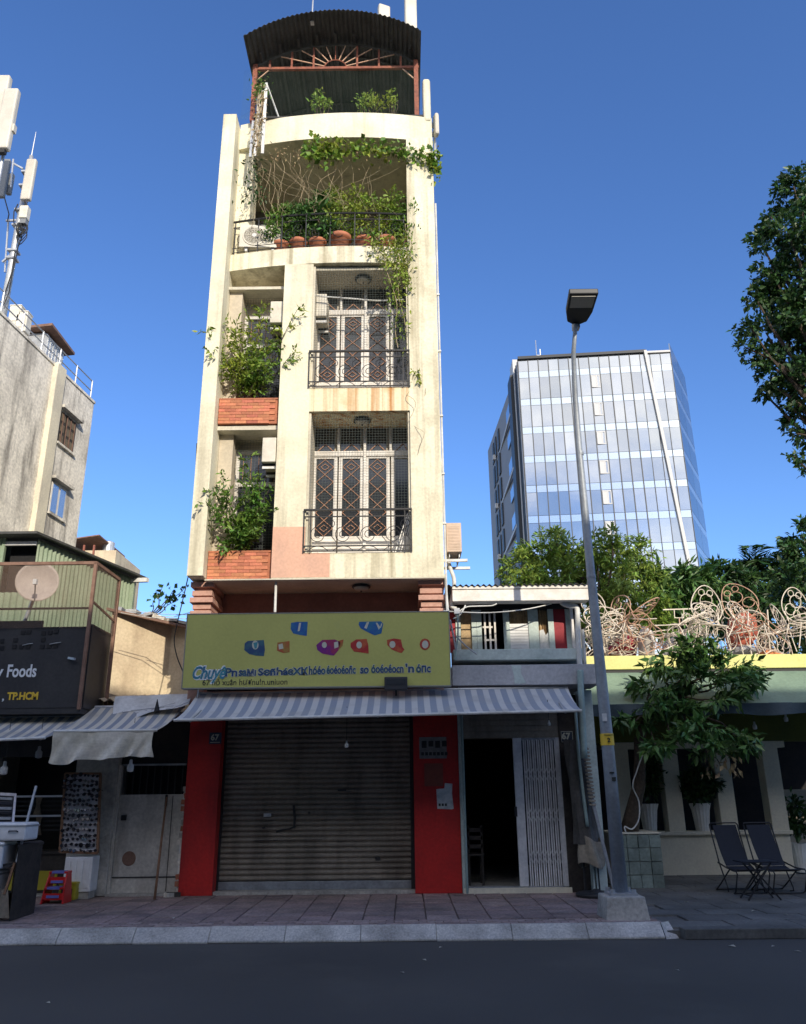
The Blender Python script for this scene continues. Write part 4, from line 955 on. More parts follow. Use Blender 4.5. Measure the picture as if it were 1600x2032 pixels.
# upper window room
rb_('sill_beam', 'teal_paint', .80, 2.92, 13.25, 13.9, 3.66, 3.84, bevel=.012)
gb = rb_('grey_beam', 'grey_beam', .76, 3.12, 13.1, 13.8, 3.24, 3.56, bevel=.008)
MB().extr([(1.72, 13.096, 3.55), (1.88, 13.096, 3.55), (1.87, 13.096, 3.42), (1.94, 13.096, 3.27), (1.84, 13.096, 3.255), (1.76, 13.096, 3.26), (1.75, 13.096, 3.4)], (0, .006, 0)).build('paint_patch', 'teal_paint', gb)
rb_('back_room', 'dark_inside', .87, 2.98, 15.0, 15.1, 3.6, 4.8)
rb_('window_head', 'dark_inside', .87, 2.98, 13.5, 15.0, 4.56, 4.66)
YW = 13.55
def wx(px, py=1290): return at(px, py, YW).x
def wpiece(n, m, px0, px1, z0=3.84, z1=4.56, y0=YW, y1=YW+.05): return rb_(n, m, wx(px0), wx(px1), y0, y1, z0, z1)
wpiece('red_panel', 'red_panel', 893, 905, y0=YW+.02)
for a_, b_ in ((906, 916), (938, 948), (948.4, 958), (1002, 1014), (1052, 1072), (1092, 1103), (1127, 1140)): wpiece('window_post', 'teal_paint', a_, b_)
for a_, b_ in ((917, 938),): wpiece('curtain', 'curtain', a_, b_, 3.84, 4.56, YW+.05, YW+.08)
def folds(px0, px1, z0, z1, mat):
    x0, x1 = wx(px0), wx(px1)
    MB().sheet(lambda u, v: (x0+(x1-x0)*u, YW+.09+.018*math.sin(u*34+2*math.sin(u*9)), z0+(z1-z0)*v), 40, 4, (0, .006, 0)).build('curtain', mat, rh)
folds(1014, 1052, 4.2, 4.56, 'curtain'); folds(1071, 1092, 4.1, 4.56, 'curtain')
rb_('blind', 'plastic_white', wx(1014), wx(1052), YW+.03, YW+.05, 3.84, 4.32)
bl0 = None
for k in range(9): rb_('blind_slat', 'plastic_white', wx(1014.5), wx(1051.5), YW+.018, YW+.03, 3.86+.05*k, 3.90+.05*k)
MB().extr([(wx(1073), YW+.03, 3.85), (wx(1096), YW+.03, 3.84), (wx(1092), YW+.03, 4.18), (wx(1086), YW+.03, 4.12), (wx(1082), YW+.03, 4.22), (wx(1074), YW+.03, 4.2)], (0, .01, 0)).build('torn_sheet', 'paper', rh)
wpiece('red_panel', 'red_panel', 1102, 1127, y0=YW+.02)
for px in (965, 975, 985): wpiece('sash_bar', 'white_paint', px-2, px+1.5, 3.84, 4.5)
rb_('sash_rail', 'white_paint', wx(960), wx(980), YW+.01, YW+.03, 4.25, 4.28); rb_('sash_rail', 'white_paint', wx(962), wx(985), YW+.01, YW+.03, 4.03, 4.06)
rb_('corner_post', 'white_paint', wx(1136), wx(1142), YW-.05, YW, 3.84, 4.6)
# eave gutter and roof
rb_('eave_gutter', 'white_paint', .80, 3.06, 13.05, 13.30, 4.60, 4.80, bevel=.01); rb_('gutter_lip', 'white_paint', .80, 3.07, 13.03, 13.32, 4.80, 4.85, bevel=.006)
rf_ = MB().sheet(lambda u, v: (.72+2.5*u, 13.0+5.4*v, 4.86+.55*v+.018*math.sin(u*2*math.pi*26)), 156, 2, (0,0,-.005)).build('roof_sheet', 'roof_dark', rh)
# pipes on its right corner
MB().tube(smooth_path([at(*q) for q in ((1113,1191,13.3),(1117,1197,13.25),(1130,1202,13.25),(1140,1203,13.25),(1144,1206,13.25),(1146,1215,13.25),(1147,1260,13.25),(1149,1300,13.25),(1152,1330,13.25))]), .045, 10).build('downpipe', 'pipe_white', rh, smooth=True)
MB().tube(smooth_path([at(*q) for q in ((1152,1330,13.05),(1153,1370,13.05),(1160,1505,13.05))]), .05, 10).build('downpipe', 'pipe_green', rh, smooth=True)
MB().tube(smooth_path([at(*q) for q in ((1141,1395,13.3),(1150,1510,13.3),(1166,1640,13.3))]), .025, 8).build('downpipe', 'pipe_green', rh, smooth=True)
MB().tube(smooth_path([at(*q) for q in ((1156,1250,13.4),(1161,1320,13.4))]), .03, 8).build('downpipe', 'pipe_white', rh, smooth=True)
# loose cables
cb = thing('overhead_cables', 'loose white and grey cables looping past the teal window room', 'cable', (.9, 13.0, 3.8))
for l, r_, m_ in (([(905,1218,13.05),(925,1205,13.05),(945,1203,13.05),(975,1202,13.05),(986,1198,13.05)], .011, 'pipe_white'), ([(880,1212,12.9),(905,1214,12.95),(955,1216,13.0),(1000,1214,13.0),(1050,1208,13.1),(1095,1198,13.2)], .010, 'pipe_white'), ([(908,1210,12.95),(909,1260,12.95),(905,1290,12.95),(903,1310,12.95)], .014, 'pipe_green'), ([(893,1230,12.95),(900,1262,12.95),(905,1290,12.95)], .018, 'grey_beam'), ([(905,1262,12.95),(925,1282,13.0),(946,1298,13.1)], .012, 'grey_beam'), ([(900,1228,12.95),(914,1219,13.0),(924,1201,13.05)], .012, 'pipe_white')):
    MB().tube(smooth_path([at(*q) for q in l]), r_, 6).build('cable', m_, cb, smooth=True)
MB().obox(at(907,1213,12.95), (.09,.08,.09)).build('junction_box', 'plastic_white', cb)
# covered goods and folded parasol stand beside the door
tb = thing('covered_rack', 'tall rack wrapped in dark tarpaulin beside the number plate', 'rack', (2.78, 13.5, ZW))
def wrap(u, v):
    a = u*2*math.pi; z = .85+1.55*v; rr = .13+.06*(1-v)+.02*math.sin(3*a+5*v)+.015*math.sin(7*a-9*v)
    return (2.75-.10*(v-.5)+rr*math.cos(a)*(1.0), 13.48+rr*.8*math.sin(a), z)
MB().sheet(wrap, 28, 14, (0,0,.004)).build('tarpaulin', 'dark_tarp', tb)
def wrap2(u, v):
    a = u*2*math.pi; z = .55+.38*v; rr = .20-.05*v+.03*math.sin(4*a+3*v)
    return (2.83+rr*math.cos(a), 13.42+rr*.7*math.sin(a), z+.05*math.sin(2*a))
MB().sheet(wrap2, 24, 6, (0,0,.004)).build('canvas_bag', 'canvas', tb)
for x, y in ((2.70,13.42),(2.92,13.42),(2.74,13.56),(2.9,13.56)): MB().bar((x, y, ZW), (x*.97+.08, y, .95), .02).build('leg', 'black_iron', tb)
ps = thing('parasol_base', 'round black parasol base with pole and wound rope', 'parasol stand', (2.86, 13.15, ZW))
MB().lathe([(.30, 0), (.31, .03), (.29, .055), (.10, .06), (.04, .10)], (-.05,0,0), 28).build('base', 'dark_grille', ps, local=True)
MB().lathe([(.16, 0), (.17, .04), (.12, .07)], (.22,-.35,0), 20).build('weight', 'dark_grille', ps, local=True)
MB().bar((.22, -.02, .02), (.02, .1, 1.35), .045).build('pole', 'steel_bar', ps, local=True)
rp = MB(); 
for k in range(16): rp.tube([(.02+.045*math.cos(t)-.005*k*.5, .1+.045*math.sin(t), 1.28+.055*k+.01*math.sin(t)) for t in [i*.7854 for i in range(8)]], .014, 5, True)
rp.build('rope', 'canvas', ps, local=True)

# ------------------------------------------------------------------ street lamp
lp = thing('street_lamp', 'tall grey street lamp on a concrete block at the kerb', 'street lamp', (2.70, 11.12, ZW))
X0, Y0 = 2.68, 11.12
pts = [(X0, Y0, .42), (X0, Y0, 2.5), (X0-.02, Y0, 4.5), (X0-.03, Y0, 6.4), (X0-.03, Y0-.04, 7.3), (X0-.03, Y0-.18, 8.0), (X0-.02, Y0-.45, 8.35)]
MB().tube(pts, [.092, .080, .062, .048, .042, .035, .031], 16).build('pole', 'pole_paint', lp, smooth=True)
for z in (4.5, 6.4): MB().lathe([(.066 if z < 5 else .051, -.03), (.068 if z < 5 else .053, 0), (.064 if z < 5 else .05, .03)], (X0-.02, Y0, z), 14).build('joint_ring', 'pole_paint', lp)
MB().add(*(lambda a, b: ([(X0-a, Y0-a, ZW-.02), (X0+a, Y0-a, ZW-.02), (X0+a, Y0+a, ZW-.02), (X0-a, Y0+a, ZW-.02), (X0-b, Y0-b, .40), (X0+b, Y0-b, .40), (X0+b, Y0+b, .40), (X0-b, Y0+b, .40)], [(0,3,2,1),(4,5,6,7),(0,1,5,4),(1,2,6,5),(2,3,7,6),(3,0,4,7)]))(.27, .235)).build('concrete_block', 'concrete', lp, bevel=.015)
MB().box(X0-.17, X0+.17, Y0-.17, Y0+.17, .40, .43).build('base_plate', 'galv', lp)
for sx_ in (-1, 1):
    for sy_ in (-1, 1): MB().lathe([(.018, 0), (.018, .07), (.03, .07), (.03, .03)], (X0+.13*sx_, Y0+.13*sy_, .40), 8).build('bolt', 'galv', lp)
# head: dished LED lantern over the road
hx, hy, hz = X0-.0, Y0-.40, 8.36
def hpt(x, y, z): return (hx+x, hy-y, hz+z+.22*y)
o_ = [(-.05, 0), (-.15, .06), (-.20, .25), (-.215, .62), (.215, .62), (.20, .25), (.15, .06), (.05, 0)]
MB().extr([hpt(x, y, 0) for x, y in o_], (0, 0, .09)).build('lantern', 'lamp_dark', lp, bevel=.015)
MB().extr([hpt(x, y, -.004) for x, y in ((-.165, .36), (-.175, .58), (.175, .58), (.165, .36))], (0, 0, -.01)).build('lens', 'lamp_lens', lp)
MB().box(hx-.05, hx+.05, hy-.02, hy+.10, hz-.05, hz+.06).build('socket', 'galv', lp)
zc_ = at(1197, 1467, Y0-.09).z
MB().lathe([(.0895, -.075), (.0885, .075)], (X0, Y0, zc_), 20).build('sticker_band', 'ink_yellow', lp)
p = at(1192, 1472, Y0-.1); text('digit', '2', .075, (X0-.02, Y0-.099, zc_-.035), 'ink_black', lp, bold=.003)
MB().box(X0-.06, X0+.06, Y0-.0985, Y0-.094, zc_+.05, zc_+.058).build('sticker_line', 'ink_black', lp)
MB().obox((X0-.03, Y0-.092, zc_+.28), (.06, .012, .10)).build('torn_sticker', 'paper', lp); MB().obox((X0-.0, Y0-.092, zc_-.42), (.06, .01, .02)).build('painted_mark', 'ink_black', lp); MB().obox((X0+.02, Y0-.092, zc_-.5), (.05, .01, .05)).build('painted_mark', 'ink_black', lp)

# ------------------------------------------------------------------ the cafe
cf = thing('cafe', 'low cafe with lime fascia and cream columns', 'cafe', (6.5, 16.8, .1))
cb_ = lambda n, m, *b, **kw: MB().box(*b).build(n, m, cf, **kw)
cb_('fascia', 'cafe_lime', 3.2, 12, 15.5, 15.62, 3.80, 4.06, bevel=.01); cb_('roof_slab', 'concrete', 3.2, 12, 15.62, 24, 3.9, 4.0)
cb_('fascia_shade_strip', 'dark_grille', 3.2, 12, 15.53, 15.6, 3.74, 3.80)  # solid dark strip painted in as the shade below the fascia
cb_('beam', 'cafe_green', 3.2, 12, 16.6, 17.0, 2.52, 3.4); cb_('lintel', 'cafe_cream', 3.9, 7.5, 16.62, 17.0, 2.40, 2.52)
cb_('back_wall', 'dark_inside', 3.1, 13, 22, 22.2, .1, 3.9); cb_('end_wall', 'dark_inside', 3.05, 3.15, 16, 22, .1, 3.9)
for x0 in (4.08, 5.05, 6.07, 7.04): cb_('column', 'cafe_cream', x0, x0+.32, 16.64, 16.96, .86, 2.41, bevel=.01)
cb_('low_wall', 'cafe_cream', 4.0, 7.36, 16.68, 16.96, .08, .80, bevel=.008); cb_('wall_coping', 'cafe_cream', 3.98, 7.40, 16.60, 17.02, .80, .87, bevel=.01)
cb_('inner_counter', 'inner_wall', 8.2, 11.5, 19.5, 19.7, .1, 1.6)
# tarp awning: green above, navy skirt
tp = thing('cafe_awning', 'sagging green tarpaulin awning with navy edge below the lime fascia', 'awning', (7, 14.5, 2.9))
def tarp(u, v): 
    x = 3.3+5.7*u
    return (x, 15.52-1.0*v, 3.74-.68*v-.05*math.sin(math.pi*v)*(1+.5*math.sin(u*21)))
MB().sheet(tarp, 50, 10, (0,0,-.006)).build('canvas', 'tarp_green', tp)
def skirt(u, v):
    x = 3.3+5.7*u
    return (x, 14.52+.03*math.sin(u*40)*v, 3.06-.20*v-.02*math.sin(u*26)*v)
MB().sheet(skirt, 70, 4, (0,.006,0)).build('skirt', 'tarp_navy', tp)
for x in (3.5, 5.3, 7.1, 8.9): MB().bar((x, 15.5, 3.6), (x, 14.55, 3.0), .025).build('arm', 'galv', tp)
for lab, px, py, y in (('white bulb hanging under the cafe awning before the green beam', 1498, 1443, 15.4), ('dim bulb hanging behind the cafe tree', 1283, 1443, 15.4), ('small bulb hanging deep under the cafe awning', 1560, 1428, 15.8)):
    p = at(px, py, y); bulb(lab, p, 3.5, .04)
# fluted white pots with plants
def fluted(label, x, y, z, r, h, fol, n, size):
    t = thing('fluted_pot_plant', label, 'plant', (x, y, z))
    MB().lathe([(r*.66, 0), (r*.72, h*.3), (r*.86, h*.75), (r*1.02, h*.95), (r*1.06, h), (r*.92, h), (r*.9, h*.9)], (0,0,0), 48, 'z', 16, .035).build('pot', 'pot_white', t, local=True)
    if fol:
        s = MB()
        for b in fol: s.tube(wob((x, y, z+h*.85), b[:3], 6, .03), .012, 5)
        s.build('stem', 'bark', t)
        P_, D_ = cloud(fol, n, .15, .35); leaves_from('foliage', P_, D_, size, 'leaf_dark', t)
fluted('white fluted pot with dark bush on the low cafe wall between two columns', 5.74, 16.78, .87, .19, .50, [(5.7, 16.7, 1.6, .30, .25, .22), (5.5, 16.7, 1.75, .2, .2, .16), (6.0, 16.7, 1.75, .2, .2, .2), (5.75, 16.7, 1.9, .25, .2, .2)], 1000, .13)
fluted('white fluted pot with thin dark plant behind the tree trunk', 4.72, 16.78, .87, .19, .50, [(4.75, 16.7, 1.65, .22, .2, .2), (4.85, 16.7, 1.95, .2, .2, .25), (4.8, 16.7, 2.2, .2, .2, .2)], 500, .12)
fluted('white fluted pot standing on the ground past the end of the low wall', 7.62, 17.0, .10, .17, .52, [(7.65, 17.0, .95, .2, .2, .25), (7.7, 17.0, 1.3, .2, .2, .25)], 420, .13)
# stone planter with the cafe tree
sp_ = thing('stone_planter', 'planter box faced with grey green stone tiles under the cafe tree', 'planter', (3.9, 14.9, .1))
MB().box(3.52, 4.26, 14.66, 15.6, .08, .93).build('core', 'concrete', sp_)
stt = None
for r in range(4):
    x = 3.51
    for c in range(4):
        w = .19
        m_ = MB().box(-.092, .092, -.025, .02, -.10, .10)
        if stt is None: stt = m_.build('stone_tile', 'stone_tile', sp_, local=True, bevel=.008); o = stt
        else: o = inst(stt, sp_, (0,0,0))
        o.location = Vector((3.605+.19*c, 14.65+random.uniform(-.012,.006), .19+.208*r))-sp_.location; o.rotation_euler = (0, 0, random.uniform(-.03,.03))
MB().box(3.5, 4.29, 14.62, 15.62, .932, .955).build('coping', 'cafe_cream', sp_)
tree = thing('cafe_tree', 'small dense dark leaved tree with bent trunk before the cafe', 'tree', (4.1, 14.95, .93))
tk = [at(1248,1660,14.95), at(1256,1610,14.95), at(1268,1560,14.93), at(1270,1510,14.9), at(1268,1470,14.9), at(1285,1420,14.85), at(1330,1380,14.8), at(1370,1350,14.8)]
MB().tube(tk, [.17,.125,.11,.10,.09,.075,.06,.04], 10).build('trunk', 'bark', tree, smooth=True)
s = MB(); tb_ = []
for (px, py, rx, rz, y) in ((1390,1290,.62,.28,14.6),(1330,1320,.5,.3,14.6),(1450,1320,.62,.3,14.5),(1480,1350,.42,.24,14.4),(1300,1360,.45,.28,14.5),(1390,1350,.6,.32,14.4),(1420,1390,.55,.25,14.3),(1290,1400,.4,.22,14.4),(1260,1430,.42,.16,14.4),(1340,1410,.5,.26,14.2),(1400,1440,.55,.25,14.2),(1330,1465,.38,.18,14.1),(1450,1460,.42,.22,14.2),(1480,1475,.32,.16,14.2),(1410,1485,.35,.16,14.1),(1300,1480,.26,.14,14.1),(1365,1300,.45,.3,14.6),(1440,1360,.5,.3,14.5)):
    p = at(px, py, y); tb_.append((p.x, p.y, p.z, rx, .5, rz*.8)); s.tube(wob(tk[5 if px < 1320 else 6], p, 8, .06), [.035,.032,.028,.025,.02,.018,.014,.01,.006], 5)
for q in ((1430,1520),(1455,1505),(1400,1515)): s.tube(wob(at(1405,1480,14.1), at(*q,14.05), 6, .03), .008, 4)
s.build('limb', 'bark', tree)
P_, D_ = cloud(tb_, 3700, .3, .55, .9, 6); leaves_from('crown', P_, D_, .18, 'leaf_mango', tree, aspect=.36)
q = np.array([at(random.choice((1400,1430,1457))+random.gauss(0,5), random.uniform(1500,1538), 14.05) for _ in range(34)]); leaves_from('dry_leaves', q, rng.normal(size=(34,3))+[0,0,-1.5], .14, 'leaf_dry', tree)
MB().tube(smooth_path([at(*q) for q in ((1278,1490,14.75),(1264,1530,14.75),(1256,1560,14.75),(1268,1590,14.75),(1268,1625,14.72),(1255,1645,14.7),(1240,1640,14.7),(1245,1655,14.65),(1262,1660,14.65),(1285,1657,14.65))]), .012, 5).build('hose', 'pipe_white', tree)
# two sling chairs and a small table
def sling(label, px, py, rz=0):
    b = gnd(px, py, .105); t = thing('folding_chair', label, 'chair', b, 'folding chairs outside the cafe', rz)
    w = .24; f = MB()
    for sx_ in (-1, 1):
        fr = [(sx_*w, .32, .97), (sx_*w, .28, .84), (sx_*w, .14, .42), (sx_*w, -.05, .08), (sx_*w, -.06, .02), (sx_*w*.9, -.0, .012)]
        f.tube(fr, .0115, 6)
        f.tube([(sx_*(w+.02), .14, .42), (sx_*(w+.02), -.16, .36), (sx_*(w+.02), -.42, .35), (sx_*(w+.02), -.46, .30), (sx_*(w+.02), -.34, .04), (sx_*(w+.02), -.28, .012)], .0115, 6)
        f.tube([(sx_*(w+.02), -.25, .36), (sx_*(w+.02), .15, .10), (sx_*(w+.02), .30, .012)], .0115, 6)
    f.tube([(-w, .32, .97), (-w*.9, .332, 1.0), (w*.9, .332, 1.0), (w, .32, .97)], .0115, 6)
    f.tube([(-w-.02, -.42, .355), (w+.02, -.42, .355)], .0115, 6); f.tube([(-w-.02, -.28, .012), (w+.02, -.28, .012)], .0115, 6); f.tube([(-w-.02, .30, .012), (w+.02, .30, .012)], .0115, 6)
    f.build('frame', 'black_iron', t, local=True, smooth=True)
    MB().sheet(lambda u, v: (-.20+.40*u, .31-.31*v, .97-.59*v-.06*math.sin(math.pi*v)), 6, 12, (0,-.008,0)).build('backrest', 'sling_navy', t, local=True)
    MB().sheet(lambda u, v: (-.20+.40*u, .0-.42*v, .375-.025*v-.04*math.sin(math.pi*v)), 6, 8, (0,0,-.008)).build('seat', 'sling_navy', t, local=True)
sling('black sling folding chair partly behind the little table', 1543, 1770, .12)
sling('black sling folding chair beside the cafe planter side of the little table', 1472, 1770, .10)
b = gnd(1510, 1784, .105); tt = thing('folding_table', 'small black folding table between the two sling chairs', 'table', b)
MB().box(-.27, .27, -.18, .18, .50, .52).build('table_top', 'sling_navy', tt, local=True, bevel=.006)
for y in (-.15, .15): MB().bar((-.24, y, 0), (.16, y, .5), .02).build('leg', 'black_iron', tt, local=True); MB().bar((.24, y*.9, 0), (-.16, y*.9, .5), .02).build('leg', 'black_iron', tt, local=True)
MB().bar((-.2, -.15, .06), (-.2, .15, .06), .016).build('stretcher', 'black_iron', tt, local=True)

# ------------------------------------------------------------------ heap of metal furniture on the cafe roof
ZR = 4.06
def ring(c, rx, rz, rot=None, n=18):
    rot = rot or Matrix.Identity(3); return [Vector(c)+rot@Vector((rx*math.cos(6.283*i/n), 0, rz*math.sin(6.283*i/n))) for i in range(n)]
def wing_chair(mat='wire_cream'):
    """garden chair of bent rod: leaf shaped back filled with rings, round seat, splayed legs"""
    t = thing('wire_chair', None, None)
    r = .0085
    back = MB()
    out = []
    for i in range(24):
        a = 6.283*i/24; s = 1+.25*math.sin(a); out.append((.24*math.cos(a)*(1.05-.25*math.sin(a)), .10+.08*math.sin(a), .78+.30*math.sin(a)))
    back.tube(out, r, 5, True)
    for (x, z, q) in ((-.11, .68, .09), (.11, .68, .09), (0, .84, .10), (0, .62, .06), (-.07, .96, .05), (.07, .96, .05)): back.tube(ring((x, .10+.27*(z-.78), z), q, q), r*.8, 5, True)
    back.build('backrest', mat, t, local=True)
    st_ = MB(); st_.tube([(.22*math.cos(6.283*i/20), -.15+.22*math.sin(6.283*i/20), .45) for i in range(20)], r, 5, True)
    for k in range(3): st_.tube([(.08*math.cos(6.283*i/12)+.11*math.cos(2.1*k), -.15+.08*math.sin(6.283*i/12)+.11*math.sin(2.1*k), .45) for i in range(12)], r*.8, 5, True)
    st_.build('seat', mat, t, local=True)
    for x, y in ((-.17, -.3), (.17, -.3), (-.17, .02), (.17, .02)): MB().tube([(x*.9, y*.9, .45), (x*1.05, y*1.05, .22), (x*1.35, y*1.25, 0)], r, 5).build('leg', mat, t, local=True)
    MB().tube([(.16, .0, .45), (.2, .08, .62), (.16, .09, .7)], r, 5).build('arm', mat, t, local=True); MB().tube([(-.16, .0, .45), (-.2, .08, .62), (-.16, .09, .7)], r, 5).build('arm', mat, t, local=True)
    return t
proto = wing_chair(); protob = wing_chair('wire_rust')
spots = [(1192,1225,.1,.6,2.2,0),(1205,1265,1.2,.2,.4,0),(1195,1285,2.0,-.6,1.2,0),(1230,1270,.5,1.3,2.9,0),(1240,1290,-1.4,.3,.8,0),(1215,1295,1.5,1.0,.2,0),(1262,1280,1.2,.3,.9,1),(1300,1275,-.9,1.2,.3,1),(1335,1280,1.5,.2,2.0,0),(1352,1285,1.4,.6,1.2,0),(1385,1258,-.35,.5,.5,0),(1400,1218,-.5,.75,.3,0),(1415,1280,.2,.1,.1,0),(1385,1285,1.3,.2,.3,0),(1435,1283,-1.4,.4,.2,0),(1480,1240,-.3,.6,.5,0),(1465,1275,.1,-.2,.2,0),(1500,1285,-1.2,.1,.9,0),(1492,1262,.3,.5,2.6,1),(1570,1262,-.1,.2,1.3,0),(1560,1290,1.4,.1,.4,0),(1598,1285,.1,.2,.2,0),(1530,1288,1.5,.3,1.8,0),(1182,1290,.2,1.2,.2,0),(1250,1245,.4,.9,1.7,1)]
for k, (px, py, rx, ry, rz, kd) in enumerate(spots):
    src = protob if kd else proto
    o = src if (k == 0 or (kd and not any(s_[5] for s_ in spots[:k]))) else copy_tree(src)
    y = 15.75+.25*(k % 3); c = at(px, py, y)
    rot = Matrix.Rotation(rz, 3, 'Z') @ Matrix.Rotation(rx, 3, 'X') @ Matrix.Rotation(ry, 3, 'Y')
    s = (1.25, 1.05, 1.15)[k % 3]; cen = rot @ Vector((0, -.03, .55))*s
    o.rotation_euler = rot.to_euler(); o.scale = (s, s, s); z = c.z-cen.z
    # rest on the roof or on the heap
    low = min((rot @ Vector(q))[2] for q in ((-.25,-.4,0),(.25,-.4,0),(.25,.1,0),(-.25,.1,0),(.2,.2,1.08),(-.2,.2,1.08),(.22,-.37,.45),(-.22,-.37,.45)))*s
    o.location = (c.x-cen.x, y-cen.y, max(z, ZR-.04-low))
    tag(o, 'tumbled cream wire garden chair in the heap on the cafe roof' if not kd else 'rust coloured wire garden chair in the heap on the cafe roof', 'chair', 'cream wire chairs heaped on the cafe roof' if not kd else 'rusty wire chairs heaped on the cafe roof')
for px, py, ang in ((1345,1206,0.02),):
    t = thing('metal_stool', 'upturned thin metal stool sticking up from the furniture heap', 'stool', at(1350,1285,15.9))
    MB().bar(at(1316,1210,15.9), at(1380,1208,15.9), .03, .02).build('seat_bar', 'wire_cream', t); MB().tube([at(1338,1211,15.9), at(1339,1226,15.9), at(1357,1226,15.9), at(1357,1210,15.9)], .012, 5).build('bracket', 'wire_cream', t); MB().bar(at(1348,1226,15.9), at(1354,1292,15.9), .02).build('stem', 'wire_rust', t)
def heap(name, lab, cat, mat, pts, y, d=.35):
    q = [at(*p, y) for p in pts]; c = sum(q, Vector())/len(q); low = min(q, key=lambda v: v.z).z
    t = MB(); n = len(q); 
    ringsV = []; 
    for k, s in enumerate((1.0, .9, .55)): ringsV.append([Vector((c.x+(v.x-c.x)*s, y-d*k*.28+random.uniform(-.03,.03), c.z+(v.z-c.z)*s)) for v in q])
    V = [v for r in ringsV for v in r]+[Vector((c.x, y-d*.75, c.z))]+[Vector((v.x, y+d*.5, v.z)) for v in q]
    F = [(k*n+i, k*n+(i+1)%n, (k+1)*n+(i+1)%n, (k+1)*n+i) for k in range(2) for i in range(n)]+[(2*n+i, 2*n+(i+1)%n, 3*n) for i in range(n)]+[(i, (i+1)%n, 3*n+1+(i+1)%n, 3*n+1+i) for i in range(n)]+[tuple(3*n+1+i for i in range(n))]
    return t.add(V, F).build(name, mat, label=lab, cat=cat)
heap('folded_cushion', 'red cushion stack crammed between wire chairs on the cafe roof', 'cushion', 'cloth_red', [(1445,1262),(1452,1225),(1480,1210),(1500,1225),(1505,1260),(1480,1298),(1455,1300)], 16.5)
heap('bundled_cloth', 'white bundled cloth sitting in the furniture heap', 'cloth', 'cloth_white', [(1272,1300),(1270,1258),(1278,1242),(1294,1252),(1300,1280),(1298,1308)], 16.2)
heap('bundled_cloth', 'grey bundled cloth behind the rings of the furniture heap', 'cloth', 'cloth_grey', [(1310,1305),(1325,1270),(1350,1255),(1372,1258),(1375,1305)], 16.6)
heap('bundled_cloth', 'dark red bundled cloth behind the tangled chairs on the cafe roof', 'cloth', 'red_panel', [(1205,1290),(1225,1265),(1255,1258),(1268,1275),(1262,1303),(1215,1306)], 16.6)
t = MB(); t.extr([at(1520,1290,15.8), at(1578,1303,15.8), at(1520,1303,15.8)], (0,.5,0)); t.build('orange_board', 'board_orange', label='orange board lying on the lime edge of the cafe roof', cat='board')
MB().tube([at(1523,1210,15.9), at(1529,1303,15.9)], .015, 5).build('metal_rod', 'wire_cream', label='single upright metal rod on the cafe roof', cat='rod')
heap('bundled_cloth', 'pale grey bundled cloth at the right of the furniture heap', 'cloth', 'cloth_grey', [(1440,1300),(1450,1285),(1480,1280),(1510,1290),(1515,1302)], 16.3)

# ------------------------------------------------------------------ the glass tower
tw = thing('glass_tower', 'glass office tower with grey side wall behind the trees', 'office building', (23, 88, 0))
TX0, TX1, TY0, TY1, TZ = 13.9, 31.6, 85.2, 83.6, 50.3
def tf(s, out=0.0): # along the front, metres from the left corner
    L = math.hypot(TX1-TX0, TY1-TY0); ux, uy = (TX1-TX0)/L, (TY1-TY0)/L
    return (TX0+ux*s+uy*out, TY0+uy*s-ux*out)
LF = math.hypot(TX1-TX0, TY1-TY0); NB = 15; bw = LF/NB
ang = math.atan2(TY1-TY0, TX1-TX0)
# core volumes
SBX, SBY = 36.2, 92.0
core = MB(); core.extr([(TX0+.15, TY0+.3, 0), (TX1, TY1+.3, 0), (SBX-.3, SBY, 0), (SBX-.3, 112, 0), (12.9, 112, 0)], (0, 0, TZ-.3)); core.build('core', 'tower_grey', tw)
FH = 3.62; z_levels = [TZ-1.0-FH*k for k in range(0, 9)]
pv = MB().box(-bw/2+.03, bw/2-.03, -.06, .06, 0, FH-.9).build('pane', 'glass_tower', tw, local=True); ps_ = MB().box(-bw/2+.03, bw/2-.03, -.05, .05, 0, .82).build('spandrel_pane', 'glass_band', tw, local=True)
f1 = f2 = True
rows = []
ztop = TZ-.15
# top part row, then band + vision rows
sp0 = TZ-2.55
k = 0
while sp0-FH*k > 14:
    rows.append(sp0-FH*k); k += 1
mp_ = MB().box(-bw/2+.03, bw/2-.03, -.06, .06, 0, ztop-sp0-.84).build('pane', 'glass_tower', tw, local=True); ft_ = True
for i in range(NB):
    x, y = tf((i+.5)*bw); 
    o = mp_ if ft_ else inst(mp_, tw, (0,0,0)); ft_ = False; o.location = Vector((x, y, sp0+.84))-tw.location; o.rotation_euler = (random.uniform(-.004,.004), 0, ang+random.uniform(-.004,.004))
    for z in rows:
        o = ps_ if f2 else inst(ps_, tw, (0,0,0)); f2 = False; o.location = Vector((x, y, z))-tw.location; o.rotation_euler = (0, 0, ang)
        o = pv if f1 else inst(pv, tw, (0,0,0)); f1 = False; o.location = Vector((x, y, z-FH+.86))-tw.location; o.rotation_euler = (random.uniform(-.012,.012), 0, ang+random.uniform(-.012,.012))
for i in range(NB+1):
    x, y = tf(i*bw, .12); MB().box(x-(.05 if i < 12 else .03), x+(.05 if i < 12 else .03), y-.02, y+.22, 10, TZ).build('mullion', 'mullion', tw)
